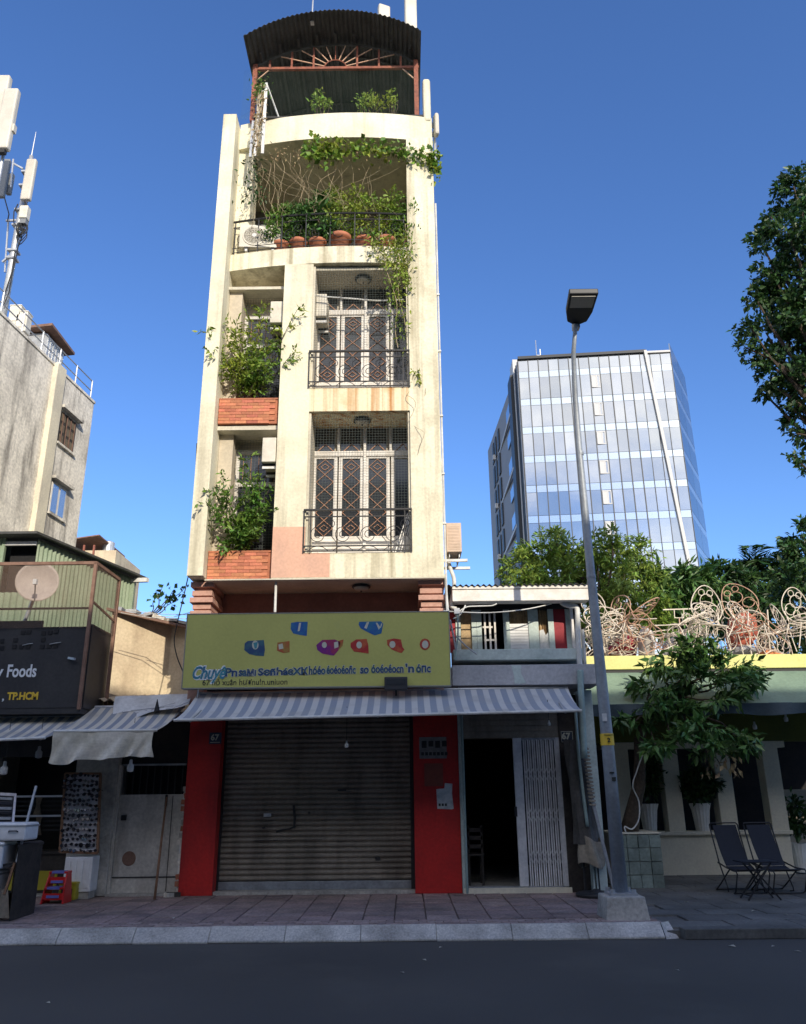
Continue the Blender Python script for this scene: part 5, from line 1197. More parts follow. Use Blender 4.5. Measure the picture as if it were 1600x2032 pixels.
# openable white frames in one column
for j, z in enumerate(rows[:6]):
    x, y = tf(7.5*bw, .10); wz = z-1.75
    w_ = MB(); w_.box(x-.5, x+.5, y-.05, y+.02, wz+1.5, wz+1.62); w_.box(x-.5, x+.5, y-.05, y+.02, wz, wz+.12); w_.box(x-.5, x-.40, y-.05, y+.02, wz+.12, wz+1.5); w_.box(x+.40, x+.5, y-.05, y+.02, wz+.12, wz+1.5); w_.box(x+.06, x+.18, y-.05, y+.02, wz+.12, wz+1.5); w_.box(x-.4, x+.06, y-.03, y+.02, wz+.12, wz+1.5)
    w_.build('open_window', 'tower_white', tw)
# slanting edge beam, parapet
a_, b_ = tf(12.55*bw, .25), tf(14.4*bw, .25)
MB().bar((a_[0], a_[1], TZ+.1), (b_[0], b_[1], 20), .34, .3).build('edge_beam', 'tower_trim', tw)
q0, q1, q2 = tf(0, .15), tf(12.6*bw, .15), tf(LF, .1)
MB().bar((q0[0], q0[1], TZ+.05), (q1[0], q1[1], TZ+.05), .4, .35).build('parapet', 'mullion', tw); MB().bar((q1[0], q1[1], TZ-.1), (q2[0], q2[1], TZ-.1), .3, .25).build('parapet', 'tower_trim', tw)
# turned right facet
L2 = math.hypot(SBX-TX1, SBY-TY1); a2 = math.atan2(SBY-TY1, SBX-TX1)
s1 = MB().box(-L2/4+.04, L2/4-.04, -.06, .06, 0, FH-.9).build('side_pane', 'glass_side', tw, local=True); s2 = MB().box(-L2/4+.04, L2/4-.04, -.05, .05, 0, .82).build('side_spandrel', 'glass_band', tw, local=True); g1 = g2 = True
for z in rows+[sp0+FH]:
    for k in (.25, .75):
        x, y = TX1+(SBX-TX1)*k, TY1+(SBY-TY1)*k
        o = s1 if g1 else inst(s1, tw, (0,0,0)); g1 = False; o.location = Vector((x, y, z-FH+.86))-tw.location; o.rotation_euler = (0, 0, a2)
        if z < sp0+1:
            o = s2 if g2 else inst(s2, tw, (0,0,0)); g2 = False; o.location = Vector((x, y, z))-tw.location; o.rotation_euler = (0, 0, a2)
# left flank: fins, slits, white boxes
def lfk(s): return (TX0+(12.9-TX0)*s, TY0+(112-TY0)*s)
for k in range(7):
    s = .01+.028*k; x, y = lfk(s); MB().box(x-.12, x+.1, y-.18, y+.18, 8 if k > 2 else 8, TZ-.3-.0*k).build('fin', 'tower_trim' if k % 3 == 0 else 'mullion', tw)
x, y = lfk(.20); MB().box(x-.35, x+.1, y-2.2, y+.3, 8, TZ-.35).build('flank_recess', 'mullion', tw)
for j in range(11):
    z = TZ-4-FH*j; x, y = lfk(.30); MB().box(x-.10, x+.1, y-1.4, y+1.6, z, z+1.6).build('flank_window', 'glass_side', tw)
    for s in (.62, .72, .80):
        x, y = lfk(s); MB().box(x-.10, x+.1, y-.7, y+.7, z-.5, z+2.4).build('flank_window', 'mullion', tw)
        if j % 2 == 0 and s == .72: MB().box(x-.5, x-.1, y-.3, y+.3, z-.9, z-.2).build('wall_unit', 'tower_white', tw)
    if j % 2: x, y = lfk(.5); MB().box(x-.09, x+.1, 90, 111.8, z+2.6, z+3.0).build('flank_band', 'tower_trim', tw)
MB().box(13.7, 15.2, 88, 90.5, TZ-.3, TZ+1.6).build('roof_box', 'tower_trim', tw)
an = at(1064, 690, 86); rd_ = thing('roof_aerial', 'thin aerial with side arm on the glass tower roof', 'antenna', (an.x, 86, TZ-.35)); MB().tube([(0,0,0),(0,0,3.4)], .05, 5).build('mast', 'galv', rd_, local=True); MB().box(.03,.5,-.03,.03,1.3,1.38).build('side_arm', 'galv', rd_, local=True); MB().box(.42,.5,-.03,.03,1.3,2.2).build('side_arm', 'galv', rd_, local=True)

# ------------------------------------------------------------------ trees behind
def tree_at(name, label, base, trunk_top, blobs, n, size, mat, aspect=.42, droop=.35, clump=8, shell=.3, trunk_r=.25, group=None):
    t = thing(name, label, 'tree', base, group)
    top = Vector(trunk_top); m = MB(); m.tube(wob(base, top, 8, .12), [trunk_r*(1-.55*i/8) for i in range(9)], 10); m.build('trunk', 'bark', t, smooth=True)
    l = MB()
    for b in blobs[:40]: l.tube(wob(Vector(base).lerp(top, random.uniform(.6, 1)), b[:3], 7, .1), [trunk_r*.35*(1-.85*i/7) for i in range(8)], 5)
    l.build('limb', 'bark', t)
    P_, D_ = cloud(blobs, n, shell, droop, .8, clump); leaves_from('crown', P_, D_, size, mat, t, aspect)
    return t
def pxblobs(lst, y, r, yj=1.0, f=.8):
    o = []
    for (px, py, s) in lst:
        p = at(px, py, y+random.uniform(-yj, yj)); o.append((p.x, p.y, p.z, r*s, r*s, r*s*f))
    return o
random.seed(11)
bl = pxblobs([(1030,1120,.9),(1060,1095,.9),(1090,1075,.8),(1085,1110,1.1),(1120,1100,1),(1150,1110,1),(1185,1085,.9),(1220,1095,1),(1250,1090,.9),(1275,1110,.9),(1040,1150,1),(1080,1150,1.1),(1120,1150,1.2),(1160,1150,1.2),(1200,1140,1.2),(1240,1140,1.2),(1280,1150,1.1),(1010,1150,.7),(1100,1190,1.1),(1180,1190,1.2),(1230,1190,1.2),(1280,1200,1.1),(1200,1230,1),(1250,1240,1),(1170,1230,1),(1300,1240,.9),(1215,1060,.45),(1100,1062,.4)], 25, .72)
tree_at('bushy_tree', 'yellow green feathery tree rising behind the teal window house', (6.0, 25.5, 0), (6.2, 25.5, 7.2), bl, 17000, .20, 'leaf_bamboo', .28, .45, 10, .25, .3)
bl = pxblobs([(1310,1150,.9),(1340,1160,1),(1370,1150,1),(1400,1165,1),(1320,1190,1),(1360,1195,1.1),(1400,1200,1.1),(1310,1225,1),(1350,1240,1),(1390,1245,1),(1340,1145,.8),(1380,1140,.7),(1295,1180,.8)], 27, .72)
tree_at('mango_tree', 'dark green tree with drooping glossy leaves behind the cafe roof', (9.6, 27, 0), (9.8, 27, 6.5), bl, 5200, .36, 'leaf_mango', .30, .9, 8, .3, .28)
bl = pxblobs([(1430,1150,1),(1460,1160,1),(1490,1165,1),(1440,1190,1.1),(1480,1200,1.1),(1520,1195,.8),(1450,1230,1),(1500,1245,.8),(1540,1180,.6)], 30, .9)
tree_at('dark_tree', 'dark tree between the mango tree and the palms', (14.5, 30, 0), (14.5, 30, 6.0), bl, 5200, .26, 'leaf_dark', .4, .3, 8, .3, .28)
def palm(label, px, py, y, base, L, n):
    c = at(px, py, y); t = thing('palm_tree', label, 'tree', (c.x, y, 0), 'palms behind the cafe')
    MB().tube(wob((c.x, y, 0), c, 8, .1), [.18-.008*i for i in range(9)], 9).build('trunk', 'bark', t, smooth=True)
    s = MB(); pos = []; dd = []
    for k in range(n):
        a = 6.283*k/n+random.uniform(-.2,.2); el_ = random.uniform(.1, 1.3); path = []
        for i in range(13):
            q = i/12; e2 = el_-1.5*q*q
            path.append((path[-1] if path else Vector(c))+Vector((math.cos(a)*math.cos(e2), math.sin(a)*math.cos(e2), math.sin(e2)))*L/12)
        s.tube(path, [.025*(1-.8*i/12) for i in range(13)], 4)
        for i in range(2, 13):
            tg_ = (path[i]-path[i-1]).normalized(); sd = tg_.cross(Vector((0,0,1))).normalized()
            for sgn in (-1, 1):
                for h in (0, .5):
                    pos.append(tuple(path[i].lerp(path[i-1], h))); dd.append(tuple(sd*sgn*.8+tg_*.7+Vector((0,0,-.2))))
    s.build('rib', 'leaf_dark', t); leaves_from('crown', pos, dd, L*.36, 'leaf_dark', t, aspect=.08)
palm('palm with upright fan of fronds behind the cafe roof', 1492, 1150, 33, None, 1.7, 16)
palm('palm with drooping fronds beside the dark tree at the edge', 1535, 1170, 33, None, 1.9, 16)
palm('low palm behind the wire furniture heap', 1515, 1215, 32, None, 1.7, 14)
bl = pxblobs([(1590,1060,.8),(1600,1100,1),(1575,1100,.7),(1600,1150,1.1),(1570,1140,.9),(1590,1200,1.1),(1565,1190,.8),(1610,1250,1.1),(1570,1250,.9),(1580,1290,.8)], 24, .85)
tree_at('dark_tree', 'dense dark tree at the right edge beside the palms', (14.2, 24, 0), (14.2, 24, 6.5), bl, 5200, .20, 'leaf_dark', .5, .3, 8, .3, .28)
# big street tree whose crown comes in from the right
bl = pxblobs([(1575,370,.8),(1600,360,.9),(1560,400,.7),(1590,420,1),(1530,430,.7),(1560,450,.9),(1600,470,1),(1510,480,.6),(1540,500,.8),(1580,520,1),(1530,540,.7),(1560,560,1),(1600,580,1),(1500,590,.6),(1530,600,.8),(1570,620,1),(1610,640,1),(1490,650,.55),(1520,660,.8),(1560,680,1),(1600,700,1),(1480,690,.45),(1510,710,.6),(1550,730,.8),(1590,740,.9),(1520,755,.45),(1515,780,.35),(1565,765,.6),(1600,790,.7),(1560,800,.4),(1585,830,.6),(1595,870,.5),(1580,860,.35),(1575,905,.3),(1600,930,.4),(1640,450,1.4),(1640,600,1.5),(1640,750,1.2),(1660,380,1.3),(1680,500,1.8),(1690,650,1.8)], 15, .62, .8)
tree_at('street_tree', 'big dark leafed street tree whose crown reaches in from the right', (9.6, 15.0, .08), (9.6, 15.0, 9.0), bl, 20000, .125, 'leaf_dark', .55, .35, 9, .3, .30)
# ------------------------------------------------------------------ old plastered building on the left
WA, WB = -11.58, .108                                    # its right wall: X = WA + WB*Y
wdir = Vector((WB, 1, 0)).normalized(); wnor = Vector((1, -WB, 0)).normalized()
def wallpt(px, py, out=0.0):
    x, y, z = ray(px, py); t = WA/(x-WB*y); return Vector((x*t, y*t, EYE+z*t))+wnor*out
ob = thing('old_building', 'old stained plaster building with two small side windows', 'building', (-12, 19, 0))
TZL = 12.72
def wl_(Y, out=0.0, z=0.0): return Vector((WA+WB*Y, Y, z))+wnor*out
MB().extr([wl_(14.5), wl_(21.75), Vector((-20, 22.5, 0)), Vector((-20, 14.5, 0))], (0, 0, TZL)).build('wall', 'old_plaster', ob)
MB().extr([wl_(14.5, .03, TZL), wl_(21.78, .03, TZL), wl_(21.78, -.2, TZL), wl_(14.5, -.2, TZL)], (0, 0, .07)).build('coping', 'old_plaster', ob)
yy = wallpt(115, 735).y
MB().extr([wl_(yy-.22, -.05), wl_(yy-.22, .13), wl_(yy+.24, .13), wl_(yy+.24, -.05)], (0, 0, TZL+.09)).build('pilaster', 'plaster_strip', ob, bevel=.02)
def wwin(q, frame, pane, bars, lab):
    P4 = [wallpt(*p) for p in q]; y0, y1 = (P4[0].y+P4[3].y)/2, (P4[1].y+P4[2].y)/2; z0, z1 = (P4[2].z+P4[3].z)/2, (P4[0].z+P4[1].z)/2
    def bx(nm, mt, ya, yb, za, zb, o0, o1, par): return MB().extr([wl_(ya, o0, za), wl_(yb, o0, za), wl_(yb, o1, za), wl_(ya, o1, za)], (0, 0, zb-za)).build(nm, mt, par)
    w = bx('window', frame, y0, y1, z0, z1, -.1, .012, ob)
    n = 2 if bars == 2 else 3
    for i in range(n):
        for j in range(1 if bars == 2 else 3):
            dy, dz = (y1-y0)/n, (z1-z0)/(1 if bars == 2 else 3)
            bx('pane', pane, y0+dy*i+.045, y0+dy*(i+1)-.045, z0+dz*j+.045, z0+dz*(j+1)-.045, .01, .02, w)
    bx('sill', 'old_plaster', y0-.06, y1+.06, z0-.06, z0, -.05, .07, w); bx('hood', 'old_plaster', y0-.12, y1+.12, z1+.06, z1+.14, -.05, .16, w)
    if bars == 3:
        for k in range(4): bx('bar', 'frame_brown', y0+(y1-y0)*(k+.5)/4-.012, y0+(y1-y0)*(k+.5)/4+.012, z0, z1, .025, .04, w)
wwin([(122,812),(153,846),(142,900),(114,876)], 'dark_wood', 'curtain_dull', 3, ''); wwin([(103,955),(133,975),(123,1033),(97,1015)], 'white_paint', 'glass_band', 2, '')
# roof railing
rr = thing('roof_railing', 'thin grey pipe railing along the old building roof edge', 'railing', wl_(18, -.1, TZL+.06))
for k in range(8):
    y = 15.2+.92*k; MB().tube([wl_(y, -.08, TZL+.02), wl_(y, -.08, TZL+.72)], .022, 6).build('post', 'galv', rr)
for h in (.38, .70): MB().tube([wl_(15.0, -.08, TZL+h), wl_(21.65, -.08, TZL+h)], .018, 6).build('rail', 'galv', rr)
shd = thing('roof_shed', 'small grey metal shed with overhanging roof on the old building', 'shed', (-10.7, 21.3, TZL))
MB().box(-11.15, -10.42, 20.7, 21.9, TZL-.02, 14.5).build('wall', 'galv', shd); MB().hexa([(-11.3,20.45,14.5),(-10.2,20.45,14.62),(-10.2,22.15,14.62),(-11.3,22.15,14.5),(-11.3,20.45,14.58),(-10.2,20.45,14.70),(-10.2,22.15,14.70),(-11.3,22.15,14.58)]).build('roof', 'frame_brown', shd)
for k in range(6): MB().box(-10.425, -10.40, 20.75+.2*k, 20.79+.2*k, TZL, 14.48).build('rib', 'galv', shd)
MB().box(-10.43, -10.405, 21.0, 21.75, 13.75, 13.85).build('slot', 'dark_grille', shd)
for lab, px, py in (('taller cream equipment box on the old building roof', 34, 628), ('shorter cream equipment box beside the roof shed', 47, 640)):
    p = at(px, py, 19.8); t = thing('equipment_box', lab, 'equipment', (p.x, 19.8, TZL)); h = p.z+.26-TZL
    MB().box(-.16, .16, -.15, .15, max(h-.62, .1), h).build('cabinet', 'ac_cream', t, local=True, bevel=.015); MB().box(-.05, .05, -.05, .05, -.02, max(h-.6, .12)).build('stand', 'dark_grille', t, local=True); MB().box(-.13, .13, -.165, -.15, h-.5, h-.1).build('door', 'ac_cream', t, local=True)
    MB().box(-.17,.17,-.16,.16,h,h+.03).build('lid','ac_cream',t,local=True)
# telecom mast
p0 = at(12, 590, 20); mx_ = p0.x
ms = thing('telecom_mast', 'grey telecom mast with panel antennas and cable loops on the old building', 'mast', (mx_, 20, TZL))
ztop = at(50, 310, 20).z
MB().tube([(mx_, 20, TZL-.05), (mx_, 20, at(30,460,20).z), (mx_+.02, 20, ztop)], [.11, .10, .06], 12).build('pole', 'galv', ms, smooth=True)
MB().tube([(mx_+.02, 20, ztop-.05), (mx_+.03, 20, at(55,262,20).z)], [.02, .008], 6).build('whip', 'galv', ms)
def mbox(n, m, px0, py0, px1, py1, y, d, **kw):
    a, b = at(px0, py0, y), at(px1, py1, y); c = (a+b)/2; w = abs(b.x-a.x)
    return MB().box(c.x-kw.pop('w')/2, c.x+kw.pop('w2')/2, y-d/2, y+d/2, b.z, a.z).build(n, m, ms, **kw)
mbox('antenna_panel', 'antenna', 60, 318, 56, 398, 19.75, .16, w=.30, w2=.30, bevel=.04)
mbox('antenna_panel', 'antenna_dark', 11, 318, 8, 392, 20.3, .14, w=.20, w2=.20, bevel=.03); mbox('antenna_panel', 'antenna_dark', 22, 346, 19, 386, 20.5, .14, w=.16, w2=.16, bevel=.03)
mbox('radio_unit', 'ac_cream', 51, 412, 48, 436, 19.7, .22, w=.24, w2=.24, bevel=.02); mbox('radio_unit', 'antenna_dark', 49, 436, 47, 446, 19.72, .18, w=.18, w2=.18)
cl = MB()
for k in range(8):
    c = at(44+random.gauss(0,3), 458+random.gauss(0,6), 19.7); r = random.uniform(.12,.24); cl.tube([c+Vector((r*.6*math.cos(a), .05*math.sin(2*a), r*math.sin(a))) for a in [i*.628 for i in range(10)]], .014, 5, True)
for k in range(5): cl.tube(wob(at(52+random.gauss(0,3),398,19.7), at(50+random.gauss(0,3),414,19.7), 5, .02), .014, 5)
for l in ([(36,405),(28,420),(27,440),(34,450)], [(9,392),(14,410),(18,425),(15,440)], [(44,470),(36,490),(32,510),(25,540),(18,580),(8,605)], [(30,500),(24,540),(14,570),(4,600)]): cl.tube([at(*q, 19.8) for q in l], .018, 5)
cl.build('cable', 'dark_grille', ms)
ar = MB()
for (a, b) in (((46,335),(28,325)), ((44,340),(60,345)), ((36,437),(12,438)), ((42,385),(58,388)), ((28,500),(5,520)), ((28,510),(20,515)), ((38,430),(50,428))): ar.bar(at(*a, 20), at(*b, 20.0), .05)
for (a, b) in (((27,316),(22,372)), ((17,435),(10,540)), ((22,500),(14,590))): ar.bar(at(*a, 20.1), at(*b, 20.1), .04)
for py in (345, 372, 420, 450, 500, 515): c = at(28+(500-py)*.13, py, 20); ar.obox((mx_, 20, c.z), (.28,.28,.06))
ar.build('bracket', 'galv', ms)
for lab, px, y, z_ in (('big cream panel antenna with a white box at the top left edge', 8, 18.0, 0), ('cream panel antenna tucked behind the bigger one', -14, 18.1, .5)):
    a, b = at(px+8, 180, y), at(px, 298, y); xx = (a.x+b.x)/2+.04
    t = thing('panel_antenna', lab, 'antenna', (xx, y, b.z+z_-.3))
    MB().box(-.21, .21, -.11, .11, .3, a.z-b.z+.3).build('radome', 'antenna', t, local=True, bevel=.05); MB().tube([(-.05, .2, TZL-b.z-z_+.3), (-.05, .2, a.z-b.z+.2)], .05, 8).build('mount_pipe', 'galv', t, local=True)
    MB().box(-.1,.02,.08,.22,.6,.68).build('clamp','galv',t,local=True)
    if z_ == 0: MB().box(.2, .26, -.05, .1, .95, 1.2).build('side_box', 'antenna', t, local=True)
    MB().box(-.12,.12,-.07,.07,.18,.3).build('connector','dark_grille',t,local=True)
# green corrugated house
gh = thing('green_metal_house', 'pale green corrugated metal house behind the black shop sign', 'building', (-8, 16.5, 0))
GA, GB = Vector((-7.58, 16.0, 0)), Vector((-6.70, 19.3, 0))
gd = (GB-GA).normalized(); gn = Vector((gd.y, -gd.x, 0))
def corr(a, b, z0, z1, n, amp, nm, mat, par, nor):
    def fn(u, v): p = a.lerp(b, u)+nor*amp*math.sin(u*2*math.pi*n); return (p.x, p.y, z0+(z1-z0)*v)
    return MB().sheet(fn, n*6, 2, nor*-.006).build(nm, mat, par)
ZG = 6.70
corr(GA, GB, 2.8, ZG, 26, .022, 'side_cladding', 'green_sheet', gh, gn)
corr(Vector((-11.5, 16.0, 0)), Vector((-8.25, 16.0, 0)), 2.8, ZG, 26, .022, 'front_cladding', 'green_sheet', gh, Vector((0,-1,0)))
MB().box(-8.3, -8.24, 15.95, 16.03, 2.8, ZG).build('frame_post', 'green_sheet', gh)
corr(Vector((-8.25, 16.0, 0)), GA, 2.8, 5.55, 5, .022, 'front_cladding', 'green_sheet', gh, Vector((0,-1,0)))
MB().box(-8.24, -7.62, 16.25, 16.3, 5.5, ZG-.1).build('dark_opening', 'dark_inside', gh); MB().box(-8.24, -7.6, 15.96, 16.02, ZG-.16, ZG-.08).build('lintel', 'white_metal', gh)
MB().extr([(-12, 15.7, ZG), GA+gn*.1+Vector((0,-.3,ZG)), GB+gn*.25+gd*.3+Vector((0,0,ZG)), GB+gd*.3+Vector((-5,.3,ZG))], (0,0,.05)).build('roof', 'roof_dark', gh)
MB().bar(GA+gn*.05+Vector((0,0,ZG-.03)), GB+gn*.08+Vector((0,0,ZG-.03)), .05).build('eave_rail', 'roof_dark', gh); MB().bar(GB+gn*.0+Vector((0,0,ZG-.08)), GB+gn*.45+Vector((0,0,ZG-.1)), .10).build('eave_bracket', 'white_metal', gh)
MB().box(GB.x-.05, GB.x+.08, GB.y-.03, GB.y+.1, 2.8, ZG-.05).build('corner_post', 'green_sheet', gh)
MB().extr([GA+Vector((-.1,.05,0)), GB+Vector((-.1,.0,0)), GB+Vector((-4,0,0)), GA+Vector((-4,.05,0))], (0,0,2.9)).build('base_block', 'grey_wall', gh)
c = GA.lerp(GB, .42)
gw = MB(); gw.bar(c+gn*.06+Vector((0,0,3.55)), c+gn*.06+Vector((0,0,4.9)), .06); gw.bar(c+gd*.45+gn*.06+Vector((0,0,3.55)), c+gd*.45+gn*.06+Vector((0,0,4.6)), .06); gw.bar(c+gd*.9+gn*.06+Vector((0,0,3.55)), c+gd*.9+gn*.06+Vector((0,0,4.6)), .06); gw.bar(c+gn*.06+Vector((0,0,4.9)), c+gd*.95+gn*.06+Vector((0,0,4.75)), .06); gw.build('window_frame', 'white_metal', gh)
c2 = c+gd*.45
MB().obox(c2+gn*.035+Vector((0,0,4.1)), (.05,.85,1.2), Matrix.Rotation(math.atan2(gd.y, gd.x)-R(90), 3, 'Z')).build('window_pane', 'grey_wall', gh)
# satellite dish on its pole
dp = at(75, 1157, 14.0)
ds = thing('satellite_dish', 'round satellite dish on a pole behind the brown mesh screen', 'satellite dish', (dp.x-.25, 14.1, 3.3))
dn = []
prof = [(.36*i/8, .10*(i/8)**2) for i in range(9)]
rm = Matrix.Rotation(R(20), 3, 'Z') @ Matrix.Rotation(R(88), 3, 'X')
V = []; F = []
for side in (0, 1):
    for i, (r, h) in enumerate(prof):
        for k in range(28): a = 6.283*k/28; V.append(dp+rm@Vector((r*math.cos(a), r*math.sin(a), h+side*.012)))
for s in (0, 1):
    o = s*9*28
    for i in range(8):
        for k in range(28): F.append((o+i*28+k, o+i*28+(k+1)%28, o+(i+1)*28+(k+1)%28, o+(i+1)*28+k))
for k in range(28): F.append((8*28+k, 8*28+(k+1)%28, 17*28+(k+1)%28, 17*28+k))
MB().add(V, F).build('reflector', 'dish', ds, smooth=True)
MB().tube([dp+rm@Vector((0,-.35,.1)), dp+rm@Vector((0,-.1,.42))], .012, 6).build('feed_arm', 'galv', ds); MB().obox(dp+rm@Vector((0,-.1,.44)), (.06,.06,.09)).build('receiver', 'plastic_white', ds)
MB().tube([(dp.x-.25, 14.15, 3.0), (dp.x-.22, 14.15, 4.5), dp+Vector((0,.06,-.02))], .035, 8).build('pole', 'galv', ds)
# black shop with mesh screened sign
bs_ = thing('black_shop', 'shop with black sign box and brown mesh screen above dark display shelves', 'shop', (-7, 13.8, ZW))
bb_ = lambda n, m, *b, **kw: MB().box(*b).build(n, m, bs_, **kw)
bb_('sign_panel', 'black_panel', -8.5, -5.06, 12.82, 12.88, 2.93, 4.2); bb_('side_panel', 'black_panel', -5.10, -5.03, 12.88, 13.75, 2.93, 4.25); bb_('sign_bottom', 'black_panel', -8.5, -5.05, 12.83, 14.0, 2.84, 2.93)
bb_('upper_panel', 'black_panel', -8.5, -5.85, 12.9, 12.94, 4.2, 4.32)
fr = [((-5.06, 12.8), 2.9, 5.25), ((-4.98, 13.72), 2.9, 5.2), ((-7.2, 12.8), 4.0, 5.25)]
for (x, y), z0, z1 in fr: bb_('frame_post', 'frame_brown', x-.025, x+.025, y-.025, y+.025, z0, z1)
MB().bar((-8.5, 12.8, 5.25), (-5.04, 12.8, 5.25), .05).build('frame_bar', 'frame_brown', bs_); MB().bar((-5.06, 12.8, 5.25), (-4.98, 13.72, 5.2), .05).build('frame_bar', 'frame_brown', bs_); MB().bar((-8.5, 12.82, 4.5), (-5.04, 12.82, 4.5), .03).build('frame_bar', 'black_iron', bs_); MB().bar((-5.06, 12.8, 4.62), (-4.98, 13.72, 4.45), .03).build('frame_bar', 'frame_brown', bs_)
MB().sheet(lambda u, v: (-8.5+3.42*u, 12.79+.012*math.sin(u*30), 4.18+1.06*v), 40, 4, (0,.003,0)).build('mesh_screen', 'net_brown', bs_)
MB().sheet(lambda u, v: (-5.04+.07*u, 12.82+.9*u, 4.2+1.03*v-.04*u*v), 8, 4, (.003,0,0)).build('mesh_screen', 'net_brown', bs_)
bb_('terrace_floor', 'concrete', -8.5, -5.1, 12.95, 16.0, 3.2, 3.3)
hole = None
for px, py in ((3,1272),(3,1286),(30,1270),(28,1283),(42,1283),(55,1283),(45,1255),(57,1254),(86,1256),(99,1255),(111,1253),(85,1269),(83,1283),(97,1282),(110,1281)):
    p = at(px, py, 12.8); o = MB().box(-.033,.033,-.008,.012,-.033,.033)
    if hole is None: hole = o.build('vent_hole', 'dark_inside', bs_, local=True); q = hole
    else: q = inst(hole, bs_, (0,0,0))
    q.location = Vector((p.x, 12.815, p.z))-bs_.location
for px, py, w in ((55,1278,.16),(110,1276,.18)): p = at(px, py, 12.8); MB().tube([(p.x-w/2, 12.8, p.z-.02), (p.x, 12.8, p.z), (p.x+w/2, 12.8, p.z+.01)], .008, 5).build('wire', 'galv', bs_)
p = at(145, 1308, 12.8); MB().bar((p.x-.07, 12.8, p.z+.02), (p.x+.06, 12.72, p.z-.01), .035).build('spot_arm', 'galv', bs_)
p = at(11, 1343, 12.8); text('sign_letters', 'Foods', .275, (p.x, 12.815, p.z), 'ink_white', bs_, bold=.006, ext=.003, sx=.70)
p = at(-9, 1344, 12.8); text('sign_letters', 'y', .275, (p.x, 12.815, p.z), 'ink_white', bs_, bold=.006, ext=.003, sx=.8)
p = at(13, 1388, 12.8); text('sign_letters', 'TP.HCM', .155, (p.x, 12.815, p.z), 'ink_yellow', bs_, bold=.006, ext=.003, sx=.88)
p = at(3, 1389, 12.8); text('sign_letters', ',', .155, (p.x, 12.815, p.z), 'ink_white', bs_, bold=.004, ext=.003)
# shop room
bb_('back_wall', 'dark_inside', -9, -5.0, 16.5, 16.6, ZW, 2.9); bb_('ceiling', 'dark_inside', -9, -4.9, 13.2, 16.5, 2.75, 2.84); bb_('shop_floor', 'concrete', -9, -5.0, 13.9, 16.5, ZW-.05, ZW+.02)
bb_('pier', 'concrete', -5.02, -4.70, 13.8, 14.3, ZW, 2.95, bevel=.015); bb_('pier_face', 'door_grey', -5.42, -5.03, 13.9, 14.2, ZW, 2.9)
bb_('transom', 'black_panel', -9, -5.42, 13.95, 14.05, 2.25, 2.75)
# display shelves
for px0, px1, py, lab in ((30, 130, 1578, 'upper'), (28, 128, 1617, 'lower')):
    a, b = at(px0, py+2, 14.2), at(px1, py-1, 14.2); t = thing('display_shelf', lab+' glass display shelf with white edge painted as lit inside the dark shop', 'shelf', ((a.x+b.x)/2, 14.4, a.z-.04))
    MB().box(-9+.5, b.x, 14.2, 14.6, a.z-.03, a.z).build('shelf_board', 'dark_glass', t); MB().box(-8.5, b.x, 14.185, 14.2, a.z-.02, a.z+.01).build('edge_strip', 'ink_white', t)  # plain white colour gives the edge strip its lit look
    for k in range(3): MB().box(-8.5, b.x-.02, 14.22, 14.24, a.z-.1-.07*k, a.z-.07-.07*k).build('rack_bar', 'dark_grille', t)
    for px in (77, 20): p = at(px, py+15, 14.2); MB().extr([(p.x-.05, 14.19, a.z-.02), (p.x+.05, 14.19, a.z-.02), (p.x+.03, 14.19, a.z-.15), (p.x+.07, 14.19, a.z-.3), (p.x-.07, 14.19, a.z-.3), (p.x-.03, 14.19, a.z-.15)], (0, .02, 0)).build('bracket', 'plastic_yellow' if 0 else 'curtain_dull', t)
cnt = thing('shop_counter', 'low dark counter behind the red step stool', 'counter', (-6.9, 14.3, ZW)); MB().box(-8.5, -5.5, 14.1, 14.7, ZW, .75).build('body', 'dark_wood', cnt); MB().box(-8.5, -5.48, 14.06, 14.72, .75, .79).build('top', 'dark_wood', cnt); MB().box(-7.0,-6.7,14.08,14.1,.3,.42).build('price_card','paper',cnt)
MB().box(-6.9, -5.6, 14.085, 14.1, .22, .5).build('front_panel', 'plastic_yellow', cnt)
# sunglasses board
bp = [at(131, 1535, 13.6), at(200, 1535, 13.6), at(194, 1693, 13.45), at(120, 1690, 13.45)]
sb = thing('sunglasses_board', 'tall pale board crowded with sunglasses leaning on the pier', 'display board', (bp[2]+bp[3])/2)
MB().extr(bp, (0, .03, 0)).build('board', 'board_pale', sb)
fe = MB()
for i in range(4): fe.bar(bp[i]+Vector((0,-.005,0)), bp[(i+1)%4]+Vector((0,-.005,0)), .035, .045, up=(0,1,0))
fe.build('frame', 'brown_wood', sb)
sg = None
gm = MB()
for s in (-1, 1): gm.lathe([(.021, -.008), (.026, 0), (.02, .006)], (.036*s, 0, 0), 10, 'y')
gm.bar((-.012, 0, .008), (.012, 0, .008), .008); gm.bar((-.068, 0, .01), (-.068, .05, .006), .006); gm.bar((.068, 0, .01), (.068, .05, .006), .006)
for r in range(16):
    for c in range(4):
        u, v = (c+.5)/4, (r+.5)/16; p = bp[0].lerp(bp[1], u).lerp(bp[3].lerp(bp[2], u), v)
        if sg is None: sg = gm.build('sunglasses', 'sun_glass'); o = sg
        else: o = inst(sg, None, (0,0,0))
        o.location = p+Vector((random.uniform(-.02,.02), -.04, random.uniform(-.015,.015))); o.rotation_euler = (random.uniform(-.5,.5), random.uniform(-.25,.25), random.uniform(-.4,.4)); q_ = random.uniform(.85,1.3); o.scale = (q_, q_, q_*random.uniform(.8,1.2))
        tag(o, 'pair of dark sunglasses hung on the tall pale board', 'sunglasses', 'sunglasses on the display board')
p0, p1 = at(133, 1700, 13.5), at(182, 1752, 13.5)
